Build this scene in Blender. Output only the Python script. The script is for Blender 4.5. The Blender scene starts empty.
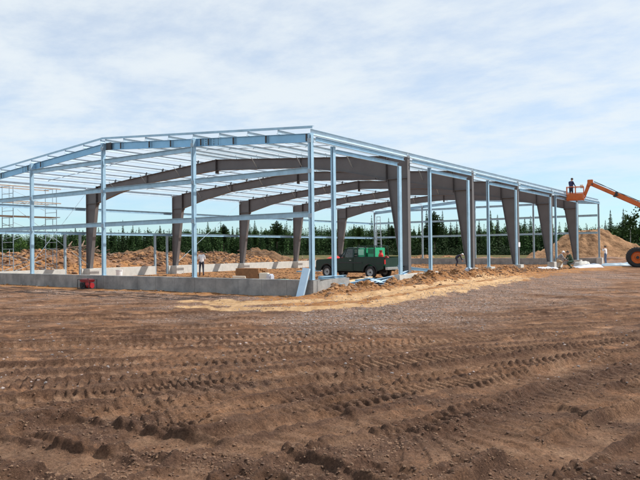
import bpy, bmesh, math, random
import numpy as np
from mathutils import Vector, Matrix
random.seed(7); RNG = np.random.default_rng(11)
scn = bpy.context.scene
COL = scn.collection
# ------------------------------------------------------------------ dimensions (metres). X to the right of the shed, Y along it, Z up
W = 24.384; BAY = 7.62; NB = 6; L = BAY*NB
ZF = 0.62                      # top of the foundation wall
ZE = 6.0                       # eave
RISE = 0.905
CAM = Vector((13.93, -19.06, 1.737)); YAW = 0.6184; PITCH = 0.0144; ROLL = -0.0112; FPX = 648.0

# ------------------------------------------------------------------ camera
fw0 = Vector((-math.sin(YAW), math.cos(YAW), 0)); r0 = Vector((math.cos(YAW), math.sin(YAW), 0)); Z0 = Vector((0, 0, 1))
dv = math.cos(PITCH)*fw0 + math.sin(PITCH)*Z0; uv = -math.sin(PITCH)*fw0 + math.cos(PITCH)*Z0
rx = math.cos(ROLL)*r0 + math.sin(ROLL)*uv; ux = -math.sin(ROLL)*r0 + math.cos(ROLL)*uv
cd = bpy.data.cameras.new('camera'); cam = bpy.data.objects.new('camera', cd); COL.objects.link(cam)
cam.matrix_world = Matrix(((rx.x, ux.x, -dv.x, CAM.x), (rx.y, ux.y, -dv.y, CAM.y), (rx.z, ux.z, -dv.z, CAM.z), (0, 0, 0, 1)))
cd.sensor_width = 36; cd.lens = FPX/640*36; cd.clip_end = 8000; cd.clip_start = .1
scn.camera = cam

def ray(px, py):
    return (dv + rx*((px-320)/FPX) - ux*((py-240)/FPX))
def G(px, py, z=0.0):          # the ground point seen at a pixel of the photograph
    d = ray(px, py); t = (z-CAM.z)/d.z; p = CAM + d*t
    return (p.x, p.y)
def AT(px, dist):              # a place at a bearing and a distance
    d = ray(px, 250); d.z = 0; d.normalize(); p = CAM + d*dist
    return (p.x, p.y)

# ------------------------------------------------------------------ materials
def rgb(c): return (c[0], c[1], c[2], 1)
def mat(name, col, rough=.6, metal=0, var=.12, scale=3.0, bump=0.0, bscale=30.0, col2=None, spec=.5, alpha=None, trans=0):
    m = bpy.data.materials.new(name); m.use_nodes = True; N = m.node_tree; n = N.nodes; l = N.links
    b = n['Principled BSDF']; b.inputs['Roughness'].default_value = rough; b.inputs['Metallic'].default_value = metal
    b.inputs['Specular IOR Level'].default_value = spec
    if trans: b.inputs['Transmission Weight'].default_value = trans
    tc = n.new('ShaderNodeTexCoord'); nz = n.new('ShaderNodeTexNoise'); nz.inputs['Scale'].default_value = scale; nz.inputs['Detail'].default_value = 5
    nz.inputs['Roughness'].default_value = .65
    l.new(tc.outputs['Object'], nz.inputs['Vector'])
    rp = n.new('ShaderNodeValToRGB'); rp.color_ramp.elements[0].position = .3; rp.color_ramp.elements[1].position = .7
    c2 = col2 or tuple(min(1, c*(1+var)) for c in col); c1 = tuple(c*(1-var) for c in col) if col2 is None else col
    rp.color_ramp.elements[0].color = rgb(c1); rp.color_ramp.elements[1].color = rgb(c2)
    l.new(nz.outputs['Fac'], rp.inputs['Fac']); l.new(rp.outputs['Color'], b.inputs['Base Color'])
    if bump:
        n2 = n.new('ShaderNodeTexNoise'); n2.inputs['Scale'].default_value = bscale; n2.inputs['Detail'].default_value = 4
        l.new(tc.outputs['Object'], n2.inputs['Vector'])
        bp = n.new('ShaderNodeBump'); bp.inputs['Strength'].default_value = bump; bp.inputs['Distance'].default_value = .02
        l.new(n2.outputs['Fac'], bp.inputs['Height']); l.new(bp.outputs['Normal'], b.inputs['Normal'])
    return m
M = {}
M['galv_roof'] = mat('reflection_paled_galvanised_steel', (.56, .68, .77), .45, .25, var=.10, scale=2.2)  # paler galvanised copy, light reflected off the purlin undersides painted in
M['galv_sky_tint'] = mat('sky_tinted_galvanised_steel', (.27, .52, .74), .4, .35, var=.1, scale=2)  # galvanised copy for the shaded gable rafters, reflected sky blue painted in
M['galv'] = mat('galvanised_steel', (.35, .53, .67), .40, .35, var=.16, scale=2.2, bump=.12, bscale=6)
M['galv_dull'] = mat('dull_galvanised_steel', (.34, .43, .50), .5, .4, var=.2, scale=1.7)
M['primer'] = mat('brown_primer', (.132, .123, .125), .5, 0, var=.14, scale=1.1, bump=.06, bscale=5)
M['primer_dark'] = mat('dark_primer_plate', (.05, .042, .042), .6, 0, var=.2, scale=4)
M['bolt'] = mat('bolt_steel', (.06, .06, .065), .5, .3)
M['concrete'] = mat('shade_darkened_concrete', (.20, .20, .20), .9, 0, scale=2.2, bump=.35, bscale=12, col2=(.36, .35, .335))  # base colour darkened: shade of the gable face is painted into it
def joints(m):
    n = m.node_tree.nodes; l = m.node_tree.links; b = n['Principled BSDF']; src = b.inputs['Base Color'].links[0].from_socket
    tc = n.new('ShaderNodeTexCoord'); sx = n.new('ShaderNodeSeparateXYZ'); l.new(tc.outputs['Object'], sx.inputs[0])
    ad = n.new('ShaderNodeMath'); ad.operation = 'ADD'; l.new(sx.outputs[0], ad.inputs[0]); l.new(sx.outputs[1], ad.inputs[1])
    dv_ = n.new('ShaderNodeMath'); dv_.operation = 'DIVIDE'; l.new(ad.outputs[0], dv_.inputs[0]); dv_.inputs[1].default_value = 1.22
    fr = n.new('ShaderNodeMath'); fr.operation = 'FRACT'; l.new(dv_.outputs[0], fr.inputs[0])
    lt = n.new('ShaderNodeMath'); lt.operation = 'LESS_THAN'; l.new(fr.outputs[0], lt.inputs[0]); lt.inputs[1].default_value = .014
    mp = n.new('ShaderNodeMapping'); mp.inputs['Scale'].default_value = (1.3, 1.3, .5); l.new(tc.outputs['Object'], mp.inputs['Vector'])
    nz = n.new('ShaderNodeTexNoise'); nz.inputs['Scale'].default_value = 1.0; nz.inputs['Detail'].default_value = 6; l.new(mp.outputs[0], nz.inputs['Vector'])
    mr = n.new('ShaderNodeMapRange'); mr.inputs['From Min'].default_value = .35; mr.inputs['From Max'].default_value = .65; mr.inputs['To Min'].default_value = .82; mr.inputs['To Max'].default_value = 1.1; l.new(nz.outputs['Fac'], mr.inputs['Value'])
    ml = n.new('ShaderNodeMath'); ml.operation = 'MULTIPLY'; l.new(lt.outputs[0], ml.inputs[0]); ml.inputs[1].default_value = .4
    sb = n.new('ShaderNodeMath'); sb.operation = 'SUBTRACT'; l.new(mr.outputs[0], sb.inputs[0]); l.new(ml.outputs[0], sb.inputs[1])
    hs = n.new('ShaderNodeHueSaturation'); l.new(src, hs.inputs['Color']); l.new(sb.outputs[0], hs.inputs['Value']); l.new(hs.outputs[0], b.inputs['Base Color'])
joints(M['concrete'])
M['conc_light'] = mat('pale_concrete', (.50, .49, .46), .9, 0, var=.12, scale=3, bump=.3, bscale=14)
M['wood'] = mat('raw_timber', (.25, .125, .055), .8, 0, var=.25, scale=5, bump=.2)
M['wood_light'] = mat('pale_timber', (.62, .44, .24), .8, 0, var=.18, scale=5)
M['rail_wood'] = mat('weathered_board', (.36, .28, .22), .8, 0, var=.2, scale=4)
M['white'] = mat('white_plastic', (.78, .78, .80), .5, 0, var=.05)
M['film'] = mat('white_wrapping_film', (.55, .58, .66), .35, 0, var=.05, scale=3, bump=.5, bscale=9)
M['paper'] = mat('cream_paper', (.74, .70, .60), .8, 0, var=.06)
M['green'] = mat('dark_green_paint', (.0015, .024, .017), .28, 0, scale=2.4, col2=(.010, .036, .026))
M['green_lt'] = mat('bright_green_enamel', (.03, .38, .19), .4, 0, var=.15)
M['cyan_pl'] = mat('pale_green_tank', (.30, .68, .52), .4, 0, var=.1)
M['red'] = mat('red_paint', (.60, .025, .02), .4, 0, var=.15)
M['darkred'] = mat('dark_red_paint', (.33, .02, .025), .45, 0, var=.2)
M['black'] = mat('black_rubber', (.018, .018, .020), .7, 0, var=.3, bump=.2)
M['blackpl'] = mat('black_plastic', (.025, .025, .03), .45, 0, var=.2)
M['interior'] = mat('dark_cab_trim', (.03, .03, .035), .8)
M['rim'] = mat('pale_grey_wheel_steel', (.52, .54, .55), .45, .2, var=.1)
M['chrome'] = mat('bumper_steel', (.62, .64, .66), .25, .8, var=.08)
M['orange'] = mat('orange_lift_paint', (.56, .125, .018), .42, 0, var=.15, scale=2)
M['lamp_glass'] = mat('headlamp_glass', (.7, .72, .72), .15)
M['lamp_red'] = mat('tail_lamp_red', (.5, .02, .02), .3)
M['skin'] = mat('skin', (.50, .28, .19), .6, 0, var=.08, scale=20)
M['hair'] = mat('dark_hair', (.03, .02, .015), .7)
M['shirt_white'] = mat('white_cotton', (.78, .78, .82), .85, 0, var=.06, scale=12, bump=.4)
M['denim'] = mat('blue_denim', (.10, .17, .30), .85, 0, var=.2, scale=10)
M['denim_dark'] = mat('dark_trousers', (.03, .035, .06), .85, 0, var=.2, scale=10)
M['grey_cloth'] = mat('grey_cloth', (.22, .23, .25), .85, 0, var=.2, scale=10)
M['green_cloth'] = mat('dark_green_cloth', (.03, .07, .045), .85, 0, var=.2, scale=10)
M['blue_cloth'] = mat('navy_cloth', (.03, .035, .10), .85, 0, var=.2, scale=10)
M['tan_cloth'] = mat('tan_cloth', (.42, .30, .18), .85, 0, var=.2, scale=10)
M['boot'] = mat('leather_boot', (.07, .045, .03), .7)
M['bark'] = mat('tree_bark', (.11, .08, .06), .9, 0, var=.3, scale=2)
M['sheet'] = mat('pale_blue_steel_sheet', (.50, .68, .84), .4, .25, var=.08)
M['bluegrey'] = mat('blue_grey_panel', (.25, .34, .42), .5, .1, var=.12)
M['stick'] = mat('dead_wood', (.17, .115, .08), .9, 0, var=.35, scale=2)
M['glass'] = mat('window_glass', (.30, .36, .36), .05, 0, var=.02, trans=.85)

def foliage(name, c1, c2, sc=1.2):
    m = mat(name, c1, .75, 0, scale=sc, col2=c2, spec=.2)
    n = m.node_tree.nodes; l = m.node_tree.links
    oi = n.new('ShaderNodeObjectInfo'); hs = n.new('ShaderNodeHueSaturation'); b = n['Principled BSDF']
    mr = n.new('ShaderNodeMapRange'); mr.inputs['To Min'].default_value = .5; mr.inputs['To Max'].default_value = 1.55
    l.new(oi.outputs['Random'], mr.inputs['Value']); l.new(mr.outputs['Result'], hs.inputs['Value'])
    src = b.inputs['Base Color'].links[0].from_socket
    l.new(src, hs.inputs['Color']); l.new(hs.outputs['Color'], b.inputs['Base Color'])
    return m
M['spruce'] = foliage('spruce_needles', (.022, .050, .018), (.058, .105, .032))
M['pine'] = foliage('pine_needles', (.034, .072, .020), (.075, .125, .038))
M['scrub'] = foliage('dark_scrub_leaves', (.012, .026, .009), (.030, .052, .017))
M['birch'] = foliage('broad_leaves', (.045, .095, .018), (.09, .15, .035))
M['birch_bark'] = mat('pale_bark', (.45, .43, .39), .9, 0, var=.3, scale=3)

# ------------------------------------------------------------------ mesh helpers
class MB:
    def __init__(s): s.v = []; s.f = []; s.m = []; s.mats = []; s.cur = 0
    def use(s, m):
        if m not in s.mats: s.mats.append(m)
        s.cur = s.mats.index(m); return s
    def add(s, vs, fs):
        o = len(s.v); s.v += [tuple(v) for v in vs]
        for f in fs: s.f.append(tuple(i+o for i in f)); s.m.append(s.cur)
        return s
    def box(s, a, b):
        x0, y0, z0 = a; x1, y1, z1 = b
        return s.add([(x0,y0,z0),(x1,y0,z0),(x1,y1,z0),(x0,y1,z0),(x0,y0,z1),(x1,y0,z1),(x1,y1,z1),(x0,y1,z1)],
              [(0,3,2,1),(4,5,6,7),(0,1,5,4),(1,2,6,5),(2,3,7,6),(3,0,4,7)])
    def ext(s, poly, p0, p1, up=(0,0,1)):
        """extrude a closed 2-D outline (side, up) from p0 to p1"""
        p0 = Vector(p0); p1 = Vector(p1); d = (p1-p0).normalized(); u = Vector(up); sd = d.cross(u)
        if sd.length < 1e-5: sd = d.cross(Vector((1,0,0)))
        sd.normalize(); u = sd.cross(d); n = len(poly)
        vs = [p0+sd*a+u*b for a, b in poly]+[p1+sd*a+u*b for a, b in poly]
        fs = [(i, (i+1) % n, n+(i+1) % n, n+i) for i in range(n)]+[tuple(reversed(range(n))), tuple(range(n, 2*n))]
        return s.add(vs, fs)
    def bar(s, p0, p1, w, h, up=(0,0,1)):
        return s.ext([(-w/2,-h/2),(w/2,-h/2),(w/2,h/2),(-w/2,h/2)], p0, p1, up)
    def cyl(s, p0, p1, r0_, r1_=None, n=10):
        r1_ = r0_ if r1_ is None else r1_
        p0 = Vector(p0); p1 = Vector(p1); d = (p1-p0).normalized(); a = d.orthogonal().normalized(); b = d.cross(a)
        vs = []
        for p, r in ((p0, r0_), (p1, r1_)):
            for i in range(n):
                t = 2*math.pi*i/n; vs.append(p+(a*math.cos(t)+b*math.sin(t))*r)
        return s.add(vs, [(i, (i+1) % n, n+(i+1) % n, n+i) for i in range(n)]+[tuple(reversed(range(n))), tuple(range(n, 2*n))])
    def lathe(s, prof, c, axis, n=24, ring=False):
        """prof: list of (along, radius)"""
        c = Vector(c); d = Vector(axis).normalized(); a = d.orthogonal().normalized(); b = d.cross(a); vs = []; k = len(prof)
        for t, r in prof:
            for i in range(n):
                q = 2*math.pi*i/n; vs.append(c+d*t+(a*math.cos(q)+b*math.sin(q))*r)
        fs = [(j*n+i, j*n+(i+1) % n, (j+1)*n+(i+1) % n, (j+1)*n+i) for j in range(k-1) for i in range(n)]
        if ring: fs += [((k-1)*n+i, (k-1)*n+(i+1) % n, (i+1) % n, i) for i in range(n)]
        else: fs += [tuple(reversed(range(n))), tuple(range((k-1)*n, k*n))]
        return s.add(vs, fs)
    def plate(s, pts, off):
        """flat polygon given thickness by the vector off"""
        off = Vector(off); n = len(pts); P = [Vector(p) for p in pts]
        return s.add([p-off/2 for p in P]+[p+off/2 for p in P], [tuple(reversed(range(n))), tuple(range(n, 2*n))]+[(i, (i+1) % n, n+(i+1) % n, n+i) for i in range(n)])
    def build(s, name, material=None, parent=None, bevel=0, smooth=False, loc=None):
        me = bpy.data.meshes.new(name); me.from_pydata(s.v, [], s.f)
        for m in (s.mats or [material]): me.materials.append(m)
        if s.mats: me.polygons.foreach_set('material_index', s.m)
        bm = bmesh.new(); bm.from_mesh(me); bmesh.ops.recalc_face_normals(bm, faces=bm.faces)
        if bevel:
            bmesh.ops.bevel(bm, geom=[e for e in bm.edges if len(e.link_faces) == 2 and e.calc_face_angle() > .6], offset=bevel, segments=2, affect='EDGES', clamp_overlap=True)
        bm.to_mesh(me); bm.free()
        if smooth: me.polygons.foreach_set('use_smooth', [True]*len(me.polygons)); 
        o = bpy.data.objects.new(name, me); COL.objects.link(o)
        if parent: o.parent = parent
        if loc is not None: o.location = loc
        return o
def tag(o, label=None, cat=None, group=None, kind=None):
    if label: o['label'] = label
    if cat: o['category'] = cat
    if group: o['group'] = group
    if kind: o['kind'] = kind
    return o
def empty(name, loc=(0,0,0), rz=0, **k):
    o = bpy.data.objects.new(name, None); COL.objects.link(o); o.location = loc; o.rotation_euler = (0, 0, rz); o.empty_display_size = .3
    return tag(o, **k)
def npmesh(name, V, F, material, smooth=True, fm=None):
    me = bpy.data.meshes.new(name); V = np.asarray(V, np.float32); F = np.asarray(F, np.int32)
    me.vertices.add(len(V)); me.vertices.foreach_set('co', V.ravel())
    k = F.shape[1]; me.loops.add(F.size); me.loops.foreach_set('vertex_index', F.ravel())
    me.polygons.add(len(F)); me.polygons.foreach_set('loop_start', np.arange(0, F.size, k, dtype=np.int32))
    me.update(calc_edges=True)
    me.polygons.foreach_set('use_smooth', np.full(len(F), bool(smooth)))
    for m in (material if isinstance(material, list) else [material]): me.materials.append(m)
    if fm is not None: me.polygons.foreach_set('material_index', np.asarray(fm, np.int32))
    return me
def csec(w, h, t=.012, lip=0):   # channel outline: web vertical on the -side, flanges pointing +side
    return [(-w/2,-h/2),(w/2,-h/2),(w/2,-h/2+t),(-w/2+t,-h/2+t),(-w/2+t,h/2-t),(w/2,h/2-t),(w/2,h/2),(-w/2,h/2)]
def zsec(w, h, t=.012):
    return [(-t/2,-h/2+t),(-w,-h/2+t),(-w,-h/2),(t/2,-h/2),(t/2,h/2-t),(w,h/2-t),(w,h/2),(-t/2,h/2)]
ORD = ['first', 'second', 'third', 'fourth', 'fifth', 'sixth', 'seventh', 'eighth', 'ninth', 'tenth']

# ------------------------------------------------------------------ noise on numpy arrays
def hsh(x, y, s):
    n = (x.astype(np.int64)*374761393 + y.astype(np.int64)*668265263 + s*1274126177) & 0xFFFFFFFF
    n = ((n ^ (n >> 13))*1274126177) & 0xFFFFFFFF
    n = ((n ^ (n >> 16))*2246822519) & 0xFFFFFFFF
    return ((n ^ (n >> 15)) & 0xFFFFFF)/float(0xFFFFFF)
def vn(x, y, s=0):
    xi = np.floor(x); yi = np.floor(y); fx = x-xi; fy = y-yi
    fx = fx*fx*fx*(fx*(fx*6-15)+10); fy = fy*fy*fy*(fy*(fy*6-15)+10)
    a = hsh(xi, yi, s); b = hsh(xi+1, yi, s); c = hsh(xi, yi+1, s); d = hsh(xi+1, yi+1, s)
    return (a+(b-a)*fx)+((c+(d-c)*fx)-(a+(b-a)*fx))*fy     # 0..1
def fbm(x, y, lam, octs, s=0, gain=.5, sp=None):
    v = 0; a = 1.0; tot = 0
    for o in range(octs):
        lm = lam/2**o; ang = .6*o; c, sn = math.cos(ang), math.sin(ang)
        n = vn((x*c-y*sn)/lm+o*17.3, (x*sn+y*c)/lm-o*9.1, s+o)-.5
        w = 1.0 if sp is None else np.clip((lm/sp-1.6)/2.0, 0, 1)
        v = v+n*a*w; tot += a; a *= gain
    return v*2      # about -1..1 for the first octave
def sstep(a, b, x):
    t = np.clip((x-a)/(b-a), 0, 1); return t*t*(3-2*t)
def pathdist(X, Y, pts):
    """distance to a polyline, signed side and arc length"""
    best = np.full(X.shape, 1e9); side = np.zeros(X.shape); arc = np.zeros(X.shape); s0 = 0
    for (x0, y0), (x1, y1) in zip(pts[:-1], pts[1:]):
        dx, dy = x1-x0, y1-y0; ln = math.hypot(dx, dy)
        t = np.clip(((X-x0)*dx+(Y-y0)*dy)/ln**2, 0, 1); ex = X-(x0+dx*t); ey = Y-(y0+dy*t); d = np.hypot(ex, ey)
        m = d < best; best = np.where(m, d, best); side = np.where(m, np.sign(dx*ey-dy*ex), side); arc = np.where(m, s0+t*ln, arc); s0 += ln
    return best, side, arc
def smooth_path(pts, n=5):
    P = [np.array(p) for p in pts]; P = [2*P[0]-P[1]]+P+[2*P[-1]-P[-2]]; out = []
    for i in range(1, len(P)-2):
        for k in range(n):
            t = k/n; a, b, c, d = P[i-1:i+3]
            out.append(tuple(.5*((2*b)+(c-a)*t+(2*a-5*b+4*c-d)*t*t+(3*b-a-3*c+d)*t**3)))
    out.append(tuple(P[-2])); return out
def GP(*pp): return smooth_path([G(x, y) for x, y in pp])

# wheel and crawler tracks: path, width, depth, cleat pitch, cleat height, chevron slant
TRACKS = [
 (GP((-60,462),(0,448),(60,430),(120,416),(200,402),(300,386),(420,372),(560,352),(700,335)), .55, .050, .15, .012, .7),
 (GP((330,500),(400,468),(470,438),(540,402),(600,378),(700,352)), .55, .05, .15, .012, -.6),
 (GP((440,520),(520,470),(590,440),(640,416),(720,392)), .50, .075, .30, .004, .5),
 (GP((540,520),(600,478),(660,448),(740,420)), .46, .075, .25, .004, .5),
 (GP((380,447),(430,447),(480,442),(520,431),(545,418)), .80, .03, .20, .012, .35),
 (GP((-60,392),(60,388),(160,378),(260,366),(380,356),(520,345),(700,330)), .45, .030, .14, .018, .8),
 (GP((-80,372),(60,367),(200,357),(340,347),(480,338),(700,318)), .48, .030, .15, .019, -.8),
 (GP((320,388),(360,384),(400,380),(450,374),(520,366)), .34, .03, .14, .036, .4),
 (GP((-80,352),(100,346),(260,338),(420,329),(700,306)), .5, .025, .17, .020, .8),
 (GP((-80,336),(120,331),(300,323),(460,314),(700,296)), .55, .025, .18, .020, -.8),
 (GP((-80,322),(120,318),(300,311),(460,302),(700,287)), .6, .025, .2, .020, .8),
 (GP((-40,500),(60,480),(130,462),(200,446),(280,430),(330,420)), .55, .05, .25, .010, .4),
 (GP((-60,440),(40,455),(110,470),(200,495)), .45, .045, .3, .008, .4),
 (GP((60,425),(130,438),(210,450),(300,470),(360,492)), .45, .05, .3, .010, -.4),
 (GP((-80,410),(40,402),(140,396),(240,384),(330,370)), .55, .03, .2, .018, .8),
 (GP((130,500),(210,462),(300,436),(400,414),(470,396),(560,372),(700,344)), .55, .045, .24, .012, .6),
]
_rt = random.Random(12)
for _k in range(19):           # rows of old cleat marks crossing the site
    _d = 8.4*1.068**_k; _a = .10+_rt.uniform(-.10, .16); _c = CAM+fw0*_d; _u = r0*math.cos(_a)+fw0*math.sin(_a); _n = fw0*_rt.uniform(-.5, .5)
    TRACKS.append((smooth_path([tuple((_c+_u*t*(_d*.62)+_n*(t*t))[:2]) for t in (-1.3, -.6, 0, .6, 1.3)]), _rt.uniform(.34, .52), .016, _rt.uniform(.12, .16), _rt.uniform(.019, .027), _rt.choice((.8, -.8, .6, -.7))))
def offset_path(pts, off):
    out = []
    for i, p in enumerate(pts):
        a = pts[max(i-1, 0)]; b = pts[min(i+1, len(pts)-1)]; dx, dy = b[0]-a[0], b[1]-a[1]; n = math.hypot(dx, dy) or 1; out.append((p[0]-dy/n*off, p[1]+dx/n*off))
    return out
SWEEPS = [GP((-60,505),(40,474),(140,446),(260,418),(400,392),(540,370),(700,346)), GP((120,540),(240,492),(360,452),(480,416),(600,384),(720,358)),
          GP((-80,452),(60,430),(200,404),(340,382),(500,360),(700,334)), GP((430,530),(520,474),(600,436),(700,396)), GP((-80,420),(80,402),(240,384),(400,368),(560,352),(720,334)),
          GP((-60,430),(60,446),(170,468),(260,500)), GP((-80,388),(120,378),(320,364),(520,346),(720,324))]
for _i, _s in enumerate(SWEEPS):
    for _o in (-1.3, -.45, .35, 1.2):
        if _i == 5 and abs(_o) > 1: continue
        TRACKS.append((offset_path(_s, _o+_rt.uniform(-.12, .12)), _rt.uniform(.36, .52), _rt.uniform(.020, .034), _rt.uniform(.105, .15), _rt.choice((.008, .018, .024, .028)), _rt.choice((.7, -.7, .4, -.4))))
TRACKS = TRACKS[16:]+TRACKS[:16]
# churned ridges: path, width, height
RIDGES = [
 (GP((-40,440),(20,426),(60,430),(100,434)), .20, .07), (GP((60,431),(85,426),(110,424),(150,420)), .16, .14),
 (GP((330,478),(360,455),(430,430),(500,408),(540,392),(600,372),(700,352)), .26, .115),
 (GP((470,412),(530,414),(590,417),(630,420)), .14, .09), (GP((250,470),(290,462),(330,458),(370,470)), .20, .12),
 (GP((560,500),(610,476),(660,462)), .22, .10), (GP((120,460),(170,452),(230,458),(300,468)), .14, .07),
 (GP((300,398),(350,392),(420,400),(460,396)), .16, .07),
 (GP((-40,470),(50,474),(120,482)), .16, .07), (GP((60,408),(110,402),(160,392)), .14, .06), (GP((180,386),(240,384),(300,378)), .15, .06),
 (GP((0,420),(30,416),(70,412)), .12, .05), (GP((400,478),(450,474),(500,462)), .14, .07),
]
SAND = [smooth_path([(-2.3,-3.5),(.5,-2.8),(2.0,-.6),(2.1,4),(1.9,9),(1.8,15),(2.1,21)]), smooth_path([(-.6,-5.2),(2.2,-4.2),(3.7,-1.4),(3.7,4),(3.3,10),(2.9,16)])]
PILE = (AT(585, 88), 9.0, 4.6, 3.7)

RUT = [None]
def height(X, Y, sp=None):
    if sp is None: sp = .003*np.hypot(X-CAM.x, Y-CAM.y)
    inside = sstep(.1, -.6, X)*sstep(-W-.1, -W+.5, X)*sstep(-.1, .6, Y)*sstep(L+.1, L-.6, Y)
    outn = 1-inside; r = np.hypot(X-CAM.x, Y-CAM.y); near = sstep(34, 14, r)
    h = .035*fbm(X, Y, 7.0, 2, 3, sp=sp)*outn*sstep(1.0, 4, np.hypot(np.maximum(X, 0), np.maximum(-Y, 0)))
    # rolling churned soil
    ch = fbm(X, Y, 1.3, 5, 21, .50, sp)
    h = h+ch*(.018*near+.012)
    aa = .30; al = X*math.cos(YAW+aa)+Y*math.sin(YAW+aa); ac = -X*math.sin(YAW+aa)+Y*math.cos(YAW+aa); ac = ac+.25*fbm(X, Y, 2.2, 2, 35)
    h = h+(fbm(al/4.5, ac, .34, 3, 51, .6, sp)*.020+fbm(al/5, ac, .13, 3, 55, .65, sp)*.009)*outn
    fine = fbm(X, Y, .16, 4, 41, .6, sp); h = h+fine*.008*(.4+1.0*vn(X/1.7, Y/1.7, 5))
    # clods standing up in patches
    cl = np.maximum(fbm(X, Y, .22, 3, 61, .55, sp)-.22, 0)*sstep(.45, .7, vn(X/1.3, Y/1.3, 8)); h = h+cl*.060*outn
    cr = np.abs(fbm(X, Y, .085, 3, 81, .6, sp)); h = h+cr*.017*(.25+1.2*vn(X/.8, Y/.8, 83))*outn
    bt = fbm(X, Y, .42, 3, 87, .5, sp); h = h+np.maximum(bt-.3, 0)*.03*outn
    rut = np.zeros(X.shape); edg = np.zeros(X.shape); near_rut = (r < 34) & (outn > .5)
    wob = .10*fbm(X, Y, 1.3, 2, 33)
    for pts, w, dep, pitch, ch_, sl in TRACKS:
        xs = [p[0] for p in pts]; ys = [p[1] for p in pts]
        mask = near_rut & (X > min(xs)-1.2) & (X < max(xs)+1.2) & (Y > min(ys)-1.2) & (Y < max(ys)+1.2)
        if not mask.any(): continue
        x, y = X[mask], Y[mask]; d, s, a = pathdist(x, y, pts); d = np.abs(d+wob[mask]*.35)
        cen = sstep(w*.56, w*.45, d); fade = .35+.65*sstep(.25, .55, vn(a/1.9+w*10, d*0+pitch*40, 12))
        clt = np.sin(2*math.pi*(a/pitch+sl*d/w)); clt = np.clip(clt*2.2-.2, -1, 1)
        lip = np.exp(-((d-w*.60)/.055)**2)*(.5+1.1*vn(x/.16, y/.16, 14))
        spm = sp[mask] if hasattr(sp, 'shape') else sp
        cw = np.clip((pitch/spm-2)/2, 0.25, 1)
        old = h[mask]
        h[mask] = old*(1-.88*cen*fade) + cen*fade*(-dep+ch_*clt*cw+.0035*np.cos(2*math.pi*s*d/.085)*sstep(.030, .020, spm)) + lip*dep*1.0*fade
        rut[mask] = np.maximum(rut[mask]*(1-cen*.5), cen*fade); edg[mask] = np.maximum(edg[mask]*(1-cen*.85), np.exp(-((d-w*.58)/.075)**2)*sstep(.2, .5, vn(a/3.1+pitch*77, d*0+w*31, 19)))
    rdg = edg*.95
    for pts, w, ht in RIDGES:
        xs = [p[0] for p in pts]; ys = [p[1] for p in pts]
        mask = (X > min(xs)-1) & (X < max(xs)+1) & (Y > min(ys)-1) & (Y < max(ys)+1)
        if not mask.any(): continue
        x, y = X[mask], Y[mask]; d, s, a = pathdist(x, y, pts); spm = sp[mask] if hasattr(sp, 'shape') else sp
        k = np.exp(-(d/(w*1.35))**2)*(.25+.75*vn(a/.7+ht*90, a*0, 17))
        lump = .55+.8*np.abs(fbm(x, y, .13, 4, 71, .62, spm))
        h[mask] += k*ht*.28*lump; rdg[mask] = np.maximum(rdg[mask], np.exp(-(d/(w*1.5))**2))
    h = np.where((h > .06) & (outn > .5), .06+.4*(h-.06), h)
    # gentle ramp and spoil berm along the open side of the shed
    ramp = .16*sstep(-3.5, 4, Y)*sstep(7.5, 2.5, X)*sstep(L+8, 20, Y)*sstep(-.3, .1, X); h = h+ramp
    bw = .45+.3*vn(Y/1.5, Y*0, 90); bh = (.26+.22*vn(Y/2.1, Y*0+3, 91))*sstep(-.5, 1.6, Y)*sstep(27, 22, Y)
    bx = .55+.25*vn(Y/3, Y*0, 92)
    berm = bh*np.exp(-((X-bx)/bw)**2)*(.8+.6*fbm(X, Y, .5, 3, 93, .6, sp))*sstep(-.05, .12, X); h = h+berm
    h = h+.18*np.exp(-(((X-.9)/.9)**2+((Y+.1)/.8)**2))*(.8+.5*fbm(X, Y, .4, 3, 94, .6, sp))*sstep(-.05, .2, np.maximum(X, -Y))
    for pts in SAND:
        d, s, a = pathdist(X, Y, pts); h = h*(1-.6*sstep(.8, .5, d))+(.16*.6*sstep(.8, .5, d)*sstep(-3.5, 4, Y))-.05*sstep(.45, .3, d)+.035*np.exp(-((d-.55)/.13)**2)
    RUT[0] = rut; RUT.append(rdg); del RUT[1:-1]
    # inside floor keeps low and fairly even
    h = h*(1-.55*inside)-.02*inside
    # bank of dug soil beyond the far long wall, and rough spoil farther on
    t = sstep(-W-3.2, -W-8.5, X)*sstep(-34, -24, Y)*sstep(L+6, 30, Y)
    bank = t*(1.05+.55*fbm(X, Y, 9, 3, 101)+.30*fbm(X, Y, 2.2, 4, 104, .6, sp)); bank = np.maximum(bank, 0)*sstep(-W-32, -W-14, X)
    h = h+bank
    t2 = sstep(L+9, L+16, Y)*sstep(L+44, L+24, Y); h = h+t2*np.maximum(.10+.35*fbm(X, Y, 6, 3, 111), 0)
    return h

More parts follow.
